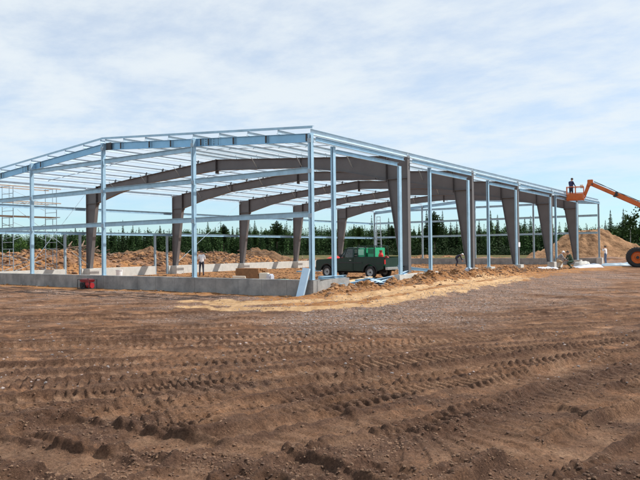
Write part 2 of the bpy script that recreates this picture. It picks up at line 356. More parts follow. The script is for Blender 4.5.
# ------------------------------------------------------------------ ground: one sheet to the horizon, fine where the camera stands close
def make_ground():
    a0 = np.arange(-38, 38.01, .078); a1 = np.arange(41, 321, 4.0); ang = np.radians(np.concatenate([a0, a1])); na = len(ang)
    rr = [.01, .8, 1.6, 2.2, 2.6]; r = 2.9
    while r < 82: rr.append(r); r *= (1.0026 if r < 30 else 1.0036)
    while r < 4000: rr.append(r); r *= 1.05
    rr = np.array(rr); R, A = np.meshgrid(rr, ang, indexing='ij')
    base = math.atan2(fw0.y, fw0.x); X = CAM.x+R*np.cos(base-A); Y = CAM.y+R*np.sin(base-A)
    sp = np.where(R < 30, .0026*R, np.where(R < 82, .0036*R, .05*R))
    Hh = height(X, Y, sp)*sstep(900, 140, R); trk = RUT[0].reshape(-1).copy(); rdgv = RUT[1].reshape(-1).copy()
    nr = len(rr); i = np.arange(nr-1)[:, None]*na; j = np.arange(na)[None, :]; jn = (j+1) % na
    F = np.stack([(i+j), (i+jn), (i+na+jn), (i+na+j)], -1).reshape(-1, 4)
    V = np.stack([X, Y, Hh], -1).reshape(-1, 3)
    me = npmesh('ground', V, F, M['ground'])
    x, y = V[:, 0], V[:, 1]; rd = np.hypot(x-CAM.x, y-CAM.y)
    gravel = sstep(.22, .72, vn(x/1.4, y/1.4, 201)*.5+.55*np.exp(-((np.hypot(x-4.6, y*0)-0)/3.4)**2)*sstep(-11, -4, y)*sstep(34, 12, y)+.28*sstep(-9, -3, y)*(x < 2)*sstep(-30, -8, x))
    gravel *= sstep(10.5, 16, rd)*.82
    inside = (x < .0)*(x > -W)*(y > 0)*(y < L)
    gravel = np.where(inside, gravel*.45, gravel)
    sand = np.zeros(len(x))
    for pts in SAND:
        d, s, a = pathdist(x, y, pts); sand = np.maximum(sand, sstep(.78, .40, d+.22*fbm(x, y, .8, 4, 211)))
    sand *= sstep(20, 11, y)
    org = sstep(4.6, 2.4, x+.9*fbm(x, y, 1.5, 3, 215))*(x > -.8)*sstep(-4.6, -2.2, y+.6*x*0)*.9*sstep(L+6, L-8, y)
    org = np.maximum(org, .8*sstep(5.2, 2.0, x+1.2*fbm(x, y, 3, 2, 216))*(x > -.2)*sstep(14, 22, y)*sstep(L+10, L, y))
    org = np.maximum(org, inside*(.55+.45*vn(x/1.2, y/1.2, 217)))
    org = np.maximum(org, .8*sstep(-W, -W-1, x)*sstep(.35, .8, vn(x/1.6, y/1.6, 219)*.7+.3)*sstep(-W-15, -W-6.5, x))
    org = np.maximum(org, sstep(-1.9, -.5, y+.6*fbm(x, y, 1.2, 2, 218))*(y < .2)*(x < .6)*(x > -W-4)*.8)
    grass = sstep(60, 82, rd+6*fbm(x, y, 9, 2, 221))*sstep(L+12, L+30, y)+sstep(95, 120, rd)
    grass = np.clip(grass, 0, 1)
    c = np.stack([gravel, np.clip(np.maximum(sand, 0), 0, 1), grass, org], -1).astype(np.float32)
    at = me.color_attributes.new('zone', 'FLOAT_COLOR', 'POINT'); at.data.foreach_set('color', c.ravel())
    t4 = np.stack([trk*sstep(34, 20, rd), rdgv, trk]+[np.ones(len(x))], -1).astype(np.float32); a2 = me.color_attributes.new('track', 'FLOAT_COLOR', 'POINT'); a2.data.foreach_set('color', t4.ravel())
    o = bpy.data.objects.new('ground', me); COL.objects.link(o); o['kind'] = 'structure'
    return o
def ground_material():
    m = bpy.data.materials.new('churned_soil'); m.use_nodes = True; n = m.node_tree.nodes; l = m.node_tree.links; b = n['Principled BSDF']
    b.inputs['Roughness'].default_value = .95; b.inputs['Specular IOR Level'].default_value = .15
    tc = n.new('ShaderNodeTexCoord'); P = tc.outputs['Object']
    def noise(sc, det=4, ro=.6):
        z = n.new('ShaderNodeTexNoise'); z.inputs['Scale'].default_value = sc; z.inputs['Detail'].default_value = det; z.inputs['Roughness'].default_value = ro; l.new(P, z.inputs['Vector']); return z.outputs['Fac']
    def ramp(fac, stops):
        r = n.new('ShaderNodeValToRGB'); e = r.color_ramp.elements
        while len(e) < len(stops): e.new(.5)
        for k, (p, c) in enumerate(stops): e[k].position = p; e[k].color = rgb(c)
        l.new(fac, r.inputs['Fac']); return r.outputs['Color']
    def mix(f, a, c, mode='MIX'):
        x = n.new('ShaderNodeMix'); x.data_type = 'RGBA'; x.blend_type = mode; l.new(f, x.inputs[0]) if not isinstance(f, float) else setattr(x.inputs[0], 'default_value', f)
        l.new(a, x.inputs[6]); l.new(c, x.inputs[7]); return x.outputs[2]
    soil = ramp(noise(.9, 8, .68), [(.30, (.072, .040, .024)), (.44, (.145, .080, .048)), (.57, (.235, .136, .082)), (.72, (.40, .25, .155))])
    mpp = n.new('ShaderNodeMapping'); mpp.inputs['Rotation'].default_value = (0, 0, -(YAW+.28)); mpp.inputs['Scale'].default_value = (.55, 2.6, 1); l.new(P, mpp.inputs['Vector'])
    zs = n.new('ShaderNodeTexNoise'); zs.inputs['Scale'].default_value = 1.1; zs.inputs['Detail'].default_value = 9; zs.inputs['Roughness'].default_value = .7; l.new(mpp.outputs[0], zs.inputs['Vector'])
    soil = mix(1.0, soil, ramp(zs.outputs['Fac'], [(.34, (.52, .47, .46)), (.46, (1.05, 1.0, .98)), (.56, (1.38, 1.28, 1.20)), (.67, (2.1, 1.85, 1.65))]), 'MULTIPLY')
    tv = n.new('ShaderNodeVertexColor'); tv.layer_name = 'track'; tsep = n.new('ShaderNodeSeparateColor'); l.new(tv.outputs['Color'], tsep.inputs[0])
    tm = n.new('ShaderNodeMath'); tm.operation = 'MULTIPLY'; l.new(tsep.outputs[0], tm.inputs[0]); tm.inputs[1].default_value = .55
    dry = ramp(noise(2.6, 7, .7), [(.35, (.20, .112, .071)), (.5, (.32, .188, .12)), (.66, (.50, .32, .21))])
    soil = mix(tm.outputs[0], soil, dry)
    dark_soil = ramp(noise(4, 7, .7), [(.35, (.066, .036, .027)), (.58, (.135, .076, .053)), (.72, (.27, .165, .115))])  # darker soil tone along ridges and rut edges
    m2 = n.new('ShaderNodeMath'); m2.operation = 'MULTIPLY'; l.new(tsep.outputs[1], m2.inputs[0]); m2.inputs[1].default_value = .8; soil = mix(m2.outputs[0], soil, dark_soil)
    spk = ramp(noise(34, 4, .7), [(.3, (.55, .53, .52)), (.52, (1, 1, 1)), (.72, (1.45, 1.4, 1.32))])
    soil = mix(1.0, soil, spk, 'MULTIPLY')
    v = n.new('ShaderNodeTexVoronoi'); v.inputs['Scale'].default_value = 26; l.new(P, v.inputs['Vector'])
    sp = n.new('ShaderNodeSeparateColor'); l.new(v.outputs['Color'], sp.inputs[0])
    grv = ramp(sp.outputs[0], [(0, (.12, .085, .07)), (.35, (.24, .175, .145)), (.7, (.38, .29, .25)), (1, (.62, .53, .47))])
    grv = mix(.62, grv, soil)
    snd = ramp(noise(3.0, 6), [(.3, (.44, .26, .125)), (.7, (.70, .47, .27))])
    org = ramp(noise(2.2, 8, .7), [(.3, (.15, .070, .030)), (.5, (.36, .172, .070)), (.72, (.58, .32, .15))])
    grs = ramp(noise(.5, 6), [(.3, (.035, .055, .015)), (.5, (.085, .085, .03)), (.64, (.20, .125, .065))])
    at = n.new('ShaderNodeVertexColor'); at.layer_name = 'zone'; sc = n.new('ShaderNodeSeparateColor'); l.new(at.outputs['Color'], sc.inputs[0])
    def edge(s, sh=9.0):
        a = n.new('ShaderNodeMath'); a.operation = 'ADD'; l.new(s, a.inputs[0]); l.new(noise(6, 5, .7), a.inputs[1])
        q = n.new('ShaderNodeMapRange'); q.inputs['From Min'].default_value = .80-.1*(9-sh); q.inputs['From Max'].default_value = 1.15+.1*(9-sh); l.new(a.outputs[0], q.inputs['Value']); return q.outputs[0]
    c = mix(edge(sc.outputs[0], 7.3), soil, grv); c = mix(edge(at.outputs['Alpha']), c, org); c = mix(edge(sc.outputs[1]), c, snd); c = mix(edge(sc.outputs[2]), c, grs)
    l.new(c, b.inputs['Base Color'])
    bp = n.new('ShaderNodeBump'); bp.inputs['Strength'].default_value = 1.0; bp.inputs['Distance'].default_value = .05
    ad = n.new('ShaderNodeMath'); ad.operation = 'ADD'; l.new(noise(9, 10, .8), ad.inputs[0]); l.new(noise(45, 5, .75), ad.inputs[1])
    l.new(ad.outputs[0], bp.inputs['Height']); l.new(bp.outputs['Normal'], b.inputs['Normal'])
    return m
M['ground'] = ground_material()
make_ground()
def gz(x, y): return float(height(np.array([float(x)]), np.array([float(y)]), np.array([.05]))[0])

# ------------------------------------------------------------------ stones and clods lying about (nobody could count them)
def scatter(name, label, n, dens, rmin, rmax, size, mats, seed, squash=.6, place=None):
    rg = np.random.default_rng(seed); bm = bmesh.new(); bmesh.ops.create_icosphere(bm, subdivisions=1, radius=1.1)
    bv = np.array([v.co[:] for v in bm.verts]); bf = np.array([[v.index for v in f.verts] for f in bm.faces]); bm.free()
    if place is None:
        a = np.radians(rg.uniform(-40, 40, n)); u = rg.random(n); r = rmin*(rmax/rmin)**u
        base = math.atan2(fw0.y, fw0.x); x = CAM.x+r*np.cos(base-a); y = CAM.y+r*np.sin(base-a)
    else: x, y = place(rg, n)
    keep = dens(x, y, rg.random(len(x))) & ~((x < .2) & (x > -W-.2) & (y > -.2) & (y < L+.2) & ~((x < -.5) & (x > -W+.6) & (y > .5))); x, y = x[keep], y[keep]; n = len(x)
    z = height(x, y); s = size[0]*(size[1]/size[0])**(rg.random(n)**2.2)
    V = np.empty((n, len(bv), 3)); ph = rg.uniform(0, 6.28, n); c, sn = np.cos(ph), np.sin(ph)
    jit = 1+.42*(rg.random((n, len(bv), 3))-.5)*2; B = bv[None]*jit
    ax = rg.uniform(.65, 1.35, (n, 1)); bx = B[..., 0]*ax; by = B[..., 1]/ax; bz = B[..., 2]*squash*rg.uniform(.7, 1.2, (n, 1))
    V[..., 0] = (bx*c[:, None]-by*sn[:, None])*s[:, None]+x[:, None]; V[..., 1] = (bx*sn[:, None]+by*c[:, None])*s[:, None]+y[:, None]
    V[..., 2] = bz*s[:, None]+(z+s*squash*.25)[:, None]
    F = (bf[None]+(np.arange(n)*len(bv))[:, None, None]).reshape(-1, 3)
    fm = np.repeat(rg.integers(0, len(mats), n), len(bf))
    me = npmesh(name, V.reshape(-1, 3), F, mats, smooth=False, fm=fm); o = bpy.data.objects.new(name, me); COL.objects.link(o)
    return tag(o, label, None, None, 'stuff')
S1 = mat('grey_stone', (.22, .19, .18), .9, 0, var=.25, scale=.8); S2 = mat('pink_grey_stone', (.31, .25, .23), .9, 0, var=.25, scale=.8)
S3 = mat('brown_clod', (.15, .086, .052), .95, 0, var=.25, scale=.9, bump=.5); S4 = mat('dark_clod', (.10, .056, .036), .95, 0, var=.25, scale=.9, bump=.5)
S5 = mat('orange_clod', (.28, .145, .066), .95, 0, var=.3, scale=.9, bump=.5)
def dens_clod(x, y, u):
    d = np.full(x.shape, 9.0)
    for pts, w, ht in RIDGES: d = np.minimum(d, pathdist(x, y, pts)[0])
    return u < .10+.75*np.exp(-(d/.22)**2)+.12*sstep(.6, .85, vn(x/1.3, y/1.3, 8))
scatter('soil_clods', 'loose brown clods of churned soil lying across the open site', 130000, dens_clod, 3.5, 34, (.0035, .017), [S3, S4, S3, S3], 5, .7)
scatter('gravel', 'grey and pinkish gravel strewn over the brown soil', 90000, lambda x, y, u: (np.hypot(x-CAM.x, y-CAM.y) > 9) & (u < .04+.9*sstep(.45, .75, vn(x/1.4, y/1.4, 201)*.5+.55*np.exp(-((x-4.6)/3.4)**2)*sstep(-11, -4, y)+.25*sstep(-9, -3, y)*(x < 2))), 9, 46, (.008, .028), [S1, S2, S2, S3], 6, .6)
scatter('berm_clods', 'orange lumps of dug soil on the berm and shed floor', 22000, lambda x, y, u: x < 9, 0, 0, (.014, .085), [S5, S3, S5], 8, .7,
        place=lambda rg, n: (np.where(rg.random(n) < .5, .6+rg.normal(0, .4, n), -rg.uniform(0, W, n)), rg.uniform(-.6, L, n)))
def bank_place(rg, n): return (-W-rg.uniform(3.0, 22, n), rg.uniform(-26, L+4, n))
scatter('bank_rubble', 'orange soil lumps and boulders on the bank behind the shed', 60000, lambda x, y, u: u < .25+.75*sstep(.4, .7, vn(x/4, y/4, 301)), 0, 0, (.03, .20), [S5, S3, S5, S4], 9, .7, place=bank_place)
# root wads, sticks and stumps dumped along the crest of the bank
def brush():
    b = MB(); rg = random.Random(4)
    for k in range(1500):
        y = rg.uniform(-26, 46); 
        if vn(np.array([y/5.0]), np.array([.5]), 77)[0] < .42: continue
        x = -W-rg.uniform(8, 16); z = gz(x, y)+rg.uniform(0, .55); a = rg.uniform(0, 3.14); t = rg.uniform(-.35, .6); ln = rg.uniform(.3, 1.3); r = rg.uniform(.02, .085)
        d = Vector((math.cos(a)*math.cos(t), math.sin(a)*math.cos(t), math.sin(t)))*ln
        b.cyl((x, y, z), (x+d.x, y+d.y, z+d.z), r, r*.5, 5)
    o = b.build('brush', M['stick']); tag(o, 'tangled dead branches and roots dumped on top of the soil bank', None, None, 'stuff')
brush()

# ------------------------------------------------------------------ concrete foundation
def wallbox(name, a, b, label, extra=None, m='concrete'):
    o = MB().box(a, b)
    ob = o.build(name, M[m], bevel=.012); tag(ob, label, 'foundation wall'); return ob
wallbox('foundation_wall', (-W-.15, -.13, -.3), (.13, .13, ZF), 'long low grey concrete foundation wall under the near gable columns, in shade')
wallbox('foundation_wall', (-.13, .134, -.3), (.13, 2.3, ZF-.002), 'short sunlit concrete foundation stub running back from the near corner')
wallbox('foundation_wall', (-.13, 6.35, -.3), (.15, 8.9, ZF-.05), 'short concrete foundation piece under the first brown column on the open side', m='conc_light')
far_segs = [(.134, 5.85), (7.05, 13.35), (14.62, L-.134)]
for (a, b), w in zip(far_segs, ['leftmost concrete foundation piece of the far long wall, before the first doorway', 'middle concrete foundation piece of the far long wall, between the two doorways', 'longest pale concrete foundation piece of the far long wall']):
    o = wallbox('foundation_wall', (-W-.12, a, -.3), (-W+.12, b, ZF), w, m='conc_light')
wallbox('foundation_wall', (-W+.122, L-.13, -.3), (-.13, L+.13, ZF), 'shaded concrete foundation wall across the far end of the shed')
def pad(x, y, w, d, z0, z1, label):
    o = MB().box((x-w/2, y-d/2, z0), (x+w/2, y+d/2, z1)).build('footing', M['conc_light'], bevel=.015); tag(o, label, 'footing', 'concrete column footings')
for k in range(1, NB):
    pad(-W+.42, BAY*k, .6, .75, -.3, ZF-.01, f'square concrete pier under the far column of the {ORD[k-1]} brown frame')
for y, lb in ((9.83, 'small pale concrete block under the steel post behind the first brown column'), (17.54, 'small pale concrete block under the steel post behind the second brown column'),
              (15.1, 'pale concrete footing under the second near brown column'), (22.75, 'pale concrete footing under the third near brown column'),
              (30.3, 'pale concrete footing under the fourth near brown column'), (31.37+.6, 'small concrete block under the thin post behind the fourth brown column'), (38.0, 'pale concrete footing under the fifth near brown column'), (L, 'square concrete footing under the far corner post')):
    pad(0 if y != L else .05, y, .5, .62, -.3, ZF-.012 if y != L else ZF+.03, lb)

# ------------------------------------------------------------------ rigid frames (brown primer)
def web_plate(mb, pts, y, t=.014): mb.plate([(p[0], y, p[1]) for p in pts], (0, t, 0))
def flange(mb, pts, y, w=.22, t=.018):
    for a, b in zip(pts[:-1], pts[1:]): mb.bar((a[0], y, a[1]), (b[0], y, b[1]), w, t, up=Vector((b[0]-a[0], 0, b[1]-a[1])).cross(Vector((0, 1, 0))))
def build_frame(k):
    root = empty('rigid_frame', (0, BAY*k, 0))
    for sgn, x0 in ((-1, 0.0), (1, -W)):
        X = lambda u: x0+sgn*u
        # column: outer flange plumb, inner flange leaning into the shed
        c = MB(); t = .014; zk = 4.98
        web_plate(c, [(X(.02), ZF+.02), (X(.38), ZF+.02), (X(1.08), zk), (X(1.08), ZE+RISE*1.08/12.192-.03), (X(.02), ZE-.03)], 0)
        flange(c, [(X(0), ZF+.02), (X(0), ZE)], 0, .25); flange(c, [(X(.38), ZF+.02), (X(1.08), zk), ], 0, .25)
        c.bar((X(.03), 0, zk), (X(1.07), 0, zk+.0), .22, .016, up=(0, 0, 1))
        c.box((min(X(-.01), X(.42)), -.16, ZF), (max(X(-.01), X(.42)), .16, ZF+.02))
        c.build('column', M['primer'], root)
        # knee plate, dark bolted joint
        e = MB(); e.bar((X(1.10), 0, zk-.12), (X(1.10), 0, ZE+RISE*1.1/12.192+.03), .27, .022, up=(1, 0, 0)); e.bar((X(1.125), 0, zk-.12), (X(1.125), 0, ZE+RISE*1.1/12.192+.03), .27, .02, up=(1, 0, 0))
        kp = e.build('knee_plate', M['primer_dark'], root)
        # rafter half
        r = MB(); top = lambda u: ZE+RISE*u/12.192
        bots = [(1.14, top(1.14)-1.10), (3.4, top(3.4)-.74), (6.2, top(6.2)-.50), (12.17, top(12.17)-.60)]
        tops = [(1.14, top(1.14)), (12.17, top(12.17))]
        web_plate(r, [(X(u), z) for u, z in bots]+[(X(u), z) for u, z in reversed(tops)], 0)
        flange(r, [(X(u), z) for u, z in tops], 0); flange(r, [(X(u), z) for u, z in bots], 0)
        r.bar((X(6.2), 0, bots[2][1]), (X(6.2), 0, top(6.2)), .20, .016, up=(1, 0, 0))
        r.build('rafter', M['primer'], root)
        # purlin clips standing on the top flange and fly braces under every second purlin
        for i in range(1, 8):
            q = MB(); u = 1.524*i+.02; q.bar((X(u), -.05, top(u)), (X(u-.09*0+.05), -.05, top(u)+.20), .10, .012, up=(0, 1, 0))
            q.build('purlin_clip', M['primer_dark'], root)
        for i in (2, 4, 6):
            u = 1.524*i
            for s2 in (-1, 1): MB().bar((X(u), s2*.02, top(u)-.52), (X(u), s2*.55, top(u)+.04), .045, .008).build('fly_brace', M['galv_dull'], root)
    z = ZE+RISE
    MB().bar((-W/2, 0, z-.80), (-W/2, 0, z+.02), .27, .045, up=(1, 0, 0)).build('ridge_plate', M['primer_dark'], root)
    return root
names = ['nearest brown steel frame, its near column tallest and widest in view', 'second brown steel frame back from the gable', 'third and middle brown steel frame of the shed', 'fourth brown steel frame, two from the far end', 'fifth brown steel frame, farthest back, beside the lift basket']
# the first frame is built, the rest are copies of it
first = build_frame(1)
frames = [first]
def copy_tree(o, parent=None):
    c = o.copy(); COL.objects.link(c); c.parent = parent
    for ch in [x for x in bpy.data.objects if x.parent == o and x is not c]: copy_tree(ch, c)
    return c
def children(o): return [x for x in bpy.data.objects if x.parent == o]
for k in range(2, NB):
    c = copy_tree(first); c.location = (0, BAY*k, 0); frames.append(c)
for f, nm in zip(frames, names): tag(f, nm, 'steel frame', 'brown rigid frames carrying the roof')
# pinned notice on the third column's foot
tag(MB().box((-.12, -.004, 0), (.12, .004, .30)).build('paper_notice', M['white'], loc=(.04, BAY*3+.14, 1.75)), 'white paper notice fixed to the third near brown column', 'notice')
bpy.data.objects['paper_notice'].rotation_euler = (0, 0, math.radians(80)); bpy.data.objects['paper_notice'].location = (.03, BAY*3+.0, 1.75)

# ------------------------------------------------------------------ galvanised gable columns, rafters, girts
def post(name, x, y, z0, z1, label, w=.20, d=.20, group=None, clip=True, mm='galv'):
    root = empty(name, (x, y, z0)); tag(root, label, 'steel post', group); h = z1-z0
    b = MB(); b.ext(csec(d, w/2-.004), (0, 0, 0), (0, 0, h), up=(1, 0, 0)); b.v = [(vx-w/4, vy, vz) for vx, vy, vz in b.v]
    n0 = len(b.v); b.ext([(-a, c) for a, c in csec(d, w/2-.004)][::-1], (0, 0, 0), (0, 0, h), up=(1, 0, 0)); b.v = b.v[:n0]+[(vx+w/4, vy, vz) for vx, vy, vz in b.v[n0:]]
    b.box((-.02, -d/2+.02, .02), (.02, d/2-.02, h-.02))
    b.build('post_section', M[mm], root)
    MB().box((-w/2-.05, -d/2-.02, 0), (w/2+.05, d/2+.02, .015)).build('base_plate', M['galv_dull'], root)
    if clip:
        q = MB()
        for z in (2.37-.1, 4.0-.1, h-.35): q.box((-w/2-.012, -d/2-.014, z), (w/2+.012, -d/2-.003, z+.16))
        q.build('clip_plate', M['galv_dull'], root)
    return root
zr = lambda u: ZE+RISE*(1-abs(u-W/2)/(W/2))
gl = {0: 'galvanised corner post at the near corner, bright and tall', 6.096: 'galvanised gable column between the corner post and the ridge column', 12.192: 'galvanised gable column under the ridge with a dark plate on top',
      18.288: 'galvanised gable column left of the ridge column', W: 'galvanised corner post at the far left end of the near gable'}
for u, lb in gl.items():
    x = -u+(-.0 if u else 0); post('gable_column', x, 0, ZF, zr(u)-.02, lb, .135 if u else .15, .165, 'galvanised gable columns')
for (u0, u1, lb) in ((.0, 12.18, 'bluish galvanised gable rafter on the near right slope with bolted splice'), (12.2, W, 'bluish galvanised gable rafter on the left slope')):
    root = empty('gable_rafter', (0, 0, 0)); tag(root, lb, 'rafter')
    z0, z1 = zr(u0), zr(u1); b = MB(); off = .135
    b.ext(csec(.07, .33), (-u1, off, z1-.165), (-u0, off, z0-.165), up=(0, 0, 1)); b.build('channel', M['galv_sky_tint'], root)
    for u in ([.25, 5.75, 5.3, 7.6, 9.0, 11.0, 2.2, 3.9] if u0 == 0 else [17.6, 18.8, 21.5]):
        zz = zr(u); MB().box((-u-.035, off-.065, zz-.30), (-u+.035, off-.038, zz-.02)).build('splice_plate', M['bolt'], root)
    for uu in (([5.0, 4.75, 5.45]) if u0 == 0 else ([19.0, 19.3])):
        for dz in (.06, .14, .22, .28): zz = zr(uu); MB().cyl((-uu, off-.05, zz-dz), (-uu, off-.034, zz-dz), .022, n=6).build('bolt_head', M['bolt'], root)
o = MB().box((-W/2-.55, .06, zr(W/2)-.33), (-W/2-.12+.0, .094, zr(W/2)-.03)); 
o = MB(); o.box((-W/2+.12, .055, zr(W/2)-.36), (-W/2+.50, .094, zr(W/2)-.02)); tag(o.build('ridge_gusset', M['bolt'], bevel=.004), 'dark square gusset plate beside the top of the ridge column', 'gusset plate')
# purlins on the roof
for side in (0, 1):
    for i in range(1, 9):
        u = 1.524*i-(.0 if i < 8 else .18); xx = -u if side == 0 else -(W-u); z = zr(u)+.085; b = MB(); sl = (RISE/12.192)*(1 if side == 0 else -1)
        b.ext(zsec(.050, .16), (xx, -.03, z), (xx, L+.1, z), up=(-sl*(-1), 0, 1))
        # lapped sleeves over each frame
        for k in range(1, NB): b.ext(zsec(.053, .166, .016), (xx+.002, BAY*k-.5, z+.001), (xx+.002, BAY*k+.5, z+.001), up=(sl, 0, 1))
        tag(b.build('roof_purlin', M['galv_roof']), f'{ORD[i-1]} galvanised roof purlin up from the {"near" if side == 0 else "far"} eave, running the whole length', 'purlin', 'galvanised roof purlins')
for (u0, u1, lb) in ((-.12, W/2, 'thin galvanised rake angle edging the near gable on the right slope'), (W/2, W+.12, 'thin galvanised rake angle edging the near gable on the left slope')):
    b = MB(); a = (-u0, -.05, zr(max(u0, 0))+.20-(.01 if u0 < 0 else 0)); c = (-u1, -.05, zr(min(u1, W))+.20); b.bar(a, c, .012, .09); b.bar((a[0], a[1]+.05, a[2]+.046), (c[0], c[1]+.05, c[2]+.046), .11, .01)
    tag(b.build('rake_angle', M['galv']), lb, 'steel angle')
# sag angles across the purlins near mid bay
for k in range(NB):
    b = MB(); y = BAY*(k+.5)
    for side in (0, 1):
        b.bar((-(1.5 if side == 0 else W-1.5), y, zr(1.5)+.06), (-(W/2-.2 if side == 0 else W/2+.2), y, zr(W/2-.2)+.06), .03, .03)
    tag(b.build('sag_angle', M['galv_dull']), f'thin galvanised bridging angle crossing the purlins in the {ORD[k]} bay', 'steel angle', 'bridging angles under the roof')
# eave struts and girts, bay by bay
def member(name, p0, p1, label, cat='girt', w=.07, h=.2, group=None, sec='z', m='galv', up=(0,0,1)):
    b = MB(); b.ext((zsec if sec == 'z' else csec)(w, h), p0, p1, up); return tag(b.build(name, M[m]), label, cat, group)
RW = ['lower', 'upper']
for k in range(NB):
    y0, y1 = BAY*k+.02, BAY*(k+1)-.02
    member('eave_strut', (.02, y0, ZE+.03), (.02, y1, ZE+.03), f'galvanised eave strut on the open side in the {ORD[k]} bay', 'eave strut', .09, .22, 'galvanised eave struts', 'c', 'galv_roof')
    member('eave_strut', (-W-.02, y0, ZE+.0), (-W-.02, y1, ZE+.0), f'galvanised eave strut along the far long wall in the {ORD[k]} bay', 'eave strut', .09, .22, 'galvanised eave struts', 'c', 'galv_roof')
    for j, z in enumerate((2.99, 4.62)):
        member('wall_girt', (-W-.17, y0-.02, z), (-W-.17, y1+.02, z), f'{RW[j]} galvanised girt of the far long wall in the {ORD[k]} bay', 'girt', .075, .2, 'girts of the far long wall', 'c')
for j, z in enumerate((3.02, 4.64)):
    for i in range(4):
        u0, u1 = 6.096*i+.11, 6.096*(i+1)-.11
        member('gable_girt', (-u1, -.02, z), (-u0, -.02, z), f'{RW[j]} galvanised girt of the near gable in the {ORD[i]} bay from the corner post', 'girt', .075, .2, 'girts of the near gable')
        member('end_wall_girt', (-u1, L, z), (-u0, L, z), f'{RW[j]} galvanised girt of the far end wall in the {ORD[i]} bay from the near side', 'girt', .075, .2, 'girts of the far end wall')
for i in (1, 2, 0, 3):
    u0, u1 = 6.096*i+.11, 6.096*(i+1)-.11
    if i in (1, 2): member('gable_girt', (-u1, -.02, 6.0), (-u0, -.02, 6.0), f'topmost galvanised girt of the near gable, {"right" if i == 1 else "left"} of the ridge column', 'girt', .075, .2, 'girts of the near gable')
    member('end_wall_girt', (-u1, L, 5.95), (-u0, L, 5.95), f'topmost galvanised girt of the far end wall in the {ORD[i]} bay', 'girt', .075, .2, 'girts of the far end wall')
# far end wall columns, rafters
for i, u in enumerate((0, 6.096, 12.192, 18.288, W)):
    post('end_column', -u, L, ZF+(.03 if i == 0 else 0), zr(u)-.05, ['thin galvanised corner post at the far right corner, past the last brown column', 'first galvanised column in from the far right corner, in the far end wall', 'middle galvanised column of the far end wall', 'galvanised end wall column seen beyond the truck bed', 'galvanised corner post at the far left corner of the far end wall'][i], .15, .15, 'galvanised columns of the far end wall', clip=False, mm='galv_dull')
for s in (0, 1):
    member('end_rafter', (-(0 if s == 0 else W), L+.13, zr(0)-.15), (-W/2, L+.13, zr(W/2)-.15), f'galvanised end rafter at the far end on the {"near" if s == 0 else "far"} slope', 'rafter', .07, .30, None, 'c', 'galv')
# posts, jambs and headers of the big openings on the open side
MIDP = {1: (1.42+.05, 'galvanised post just behind the near corner post, beside the truck bonnet', ZE-.33), 2: (9.83, 'galvanised door post standing right of the first brown column', ZE-.33),
        3: (17.54, 'galvanised door post standing right of the second brown column', ZE-.33), 5: (31.5, 'thin galvanised door post standing right of the fourth brown column', ZE-.33)}
for k, (y, lb, zt) in MIDP.items():
    post('door_post', -.02, y, ZF if k == 1 else ZF-.01, zt, lb, .13, .17, 'galvanised door posts', clip=False)
JAMB = [6.62, 14.42, 22.2, 29.85, 37.5]
for i, y in enumerate(JAMB):
    j = post('door_jamb', .06, y, ZF-.05 if i == 0 else ZF-.01, ZE-.58, f'galvanised door jamb just left of the {ORD[i]} near brown column', .09, .23, 'galvanised door jambs', clip=False)
HD = [(.14, 6.9), (7.75, 14.75), (15.4, 22.5), (23.0, 30.3), (30.6, 37.9), (38.25, L-.1)]
for i, (a, b) in enumerate(HD):
    member('sheeting_angle', (.16, a, ZE-.24), (.16, b, ZE-.24), f'pale galvanised channel under the eave on the open side in the {ORD[i]} bay', 'steel channel', .08, .17, 'channels under the open side eave', 'c')
for i, (a, b) in enumerate([(1.6, 6.5), (9.95, 14.3), (17.7, 22.05), (23.1, 29.7), (31.6, 37.35)]):
    member('door_header', (.06, a, ZE-.52), (.06, b, ZE-.52), f'galvanised door header beam left of the {ORD[i]} near brown column', 'header beam', .08, .16, 'door header beams', 'c')
# walk door posts of the far long wall
for y, lb in ((5.90, 'short grey door post, left one of the first doorway in the far wall'), (7.02, 'short grey door post, right one of the first doorway in the far wall'), (13.41, 'short grey door post, left one of the second doorway in the far wall'), (14.58, 'short grey door post, right one of the second doorway in the far wall')):
    post('walk_door_post', -W, y, 0 if False else .0, 2.9, lb, .13, .13, 'short door posts of the far wall', clip=False, mm='galv_dull')
# wire braces
def rod(p0, p1, label, r=.014): tag(MB().cyl(p0, p1, r, n=6).build('brace_rod', M['galv_dull']), label, 'brace rod', 'diagonal brace rods')
rod((-W+.25, BAY*2+.2, .9), (-W+.1, BAY*3-.1, 5.8), 'thin diagonal brace rod rising from the second far column to the third')
rod((-W+.25, BAY-.2, .9), (-W+.1, 2.6, 4.4), 'thin diagonal brace rod dropping right to the first far column foot')
rod((-W+.1, BAY-.1, 5.8), (-W+.1, 3.4, .9), 'thin diagonal brace rod rising right to the first far column top')
rod((.0-.2, BAY*3+.3, 5.2), (-.2, BAY*4-.2, 1.0), 'thin diagonal brace rod on the open side behind the third column') if False else None
# aluminium step ladder deep inside
def ladder():
    x, y = AT(379.5, 66); g = gz(x, y); root = empty('step_ladder', (x, y, g), YAW); tag(root, 'tall pale aluminium step ladder standing inside behind the truck bed', 'ladder')
    H = 5.0
    for s, nm in ((0, 'front_section'), (1, 'rear_section')):
        b = MB(); yy = .0 if s == 0 else 1.5
        for sx in (-1, 1): b.bar((sx*.30, yy, 0), (sx*.17, .70, H), .05, .09, up=(0, 1, 0))
        for i in range(1, 15):
            t = i/15; ww = .30-.13*t; yq = yy+(.70-yy)*t; b.bar((-ww, yq, H*t), (ww, yq, H*t), .08, .03)
        b.build(nm, M['galv'] if s else M['chrome'], root)
    MB().box((-.20, .60, H-.01), (.20, .80, H+.04)).build('top_cap', M['galv'], root)
ladder()

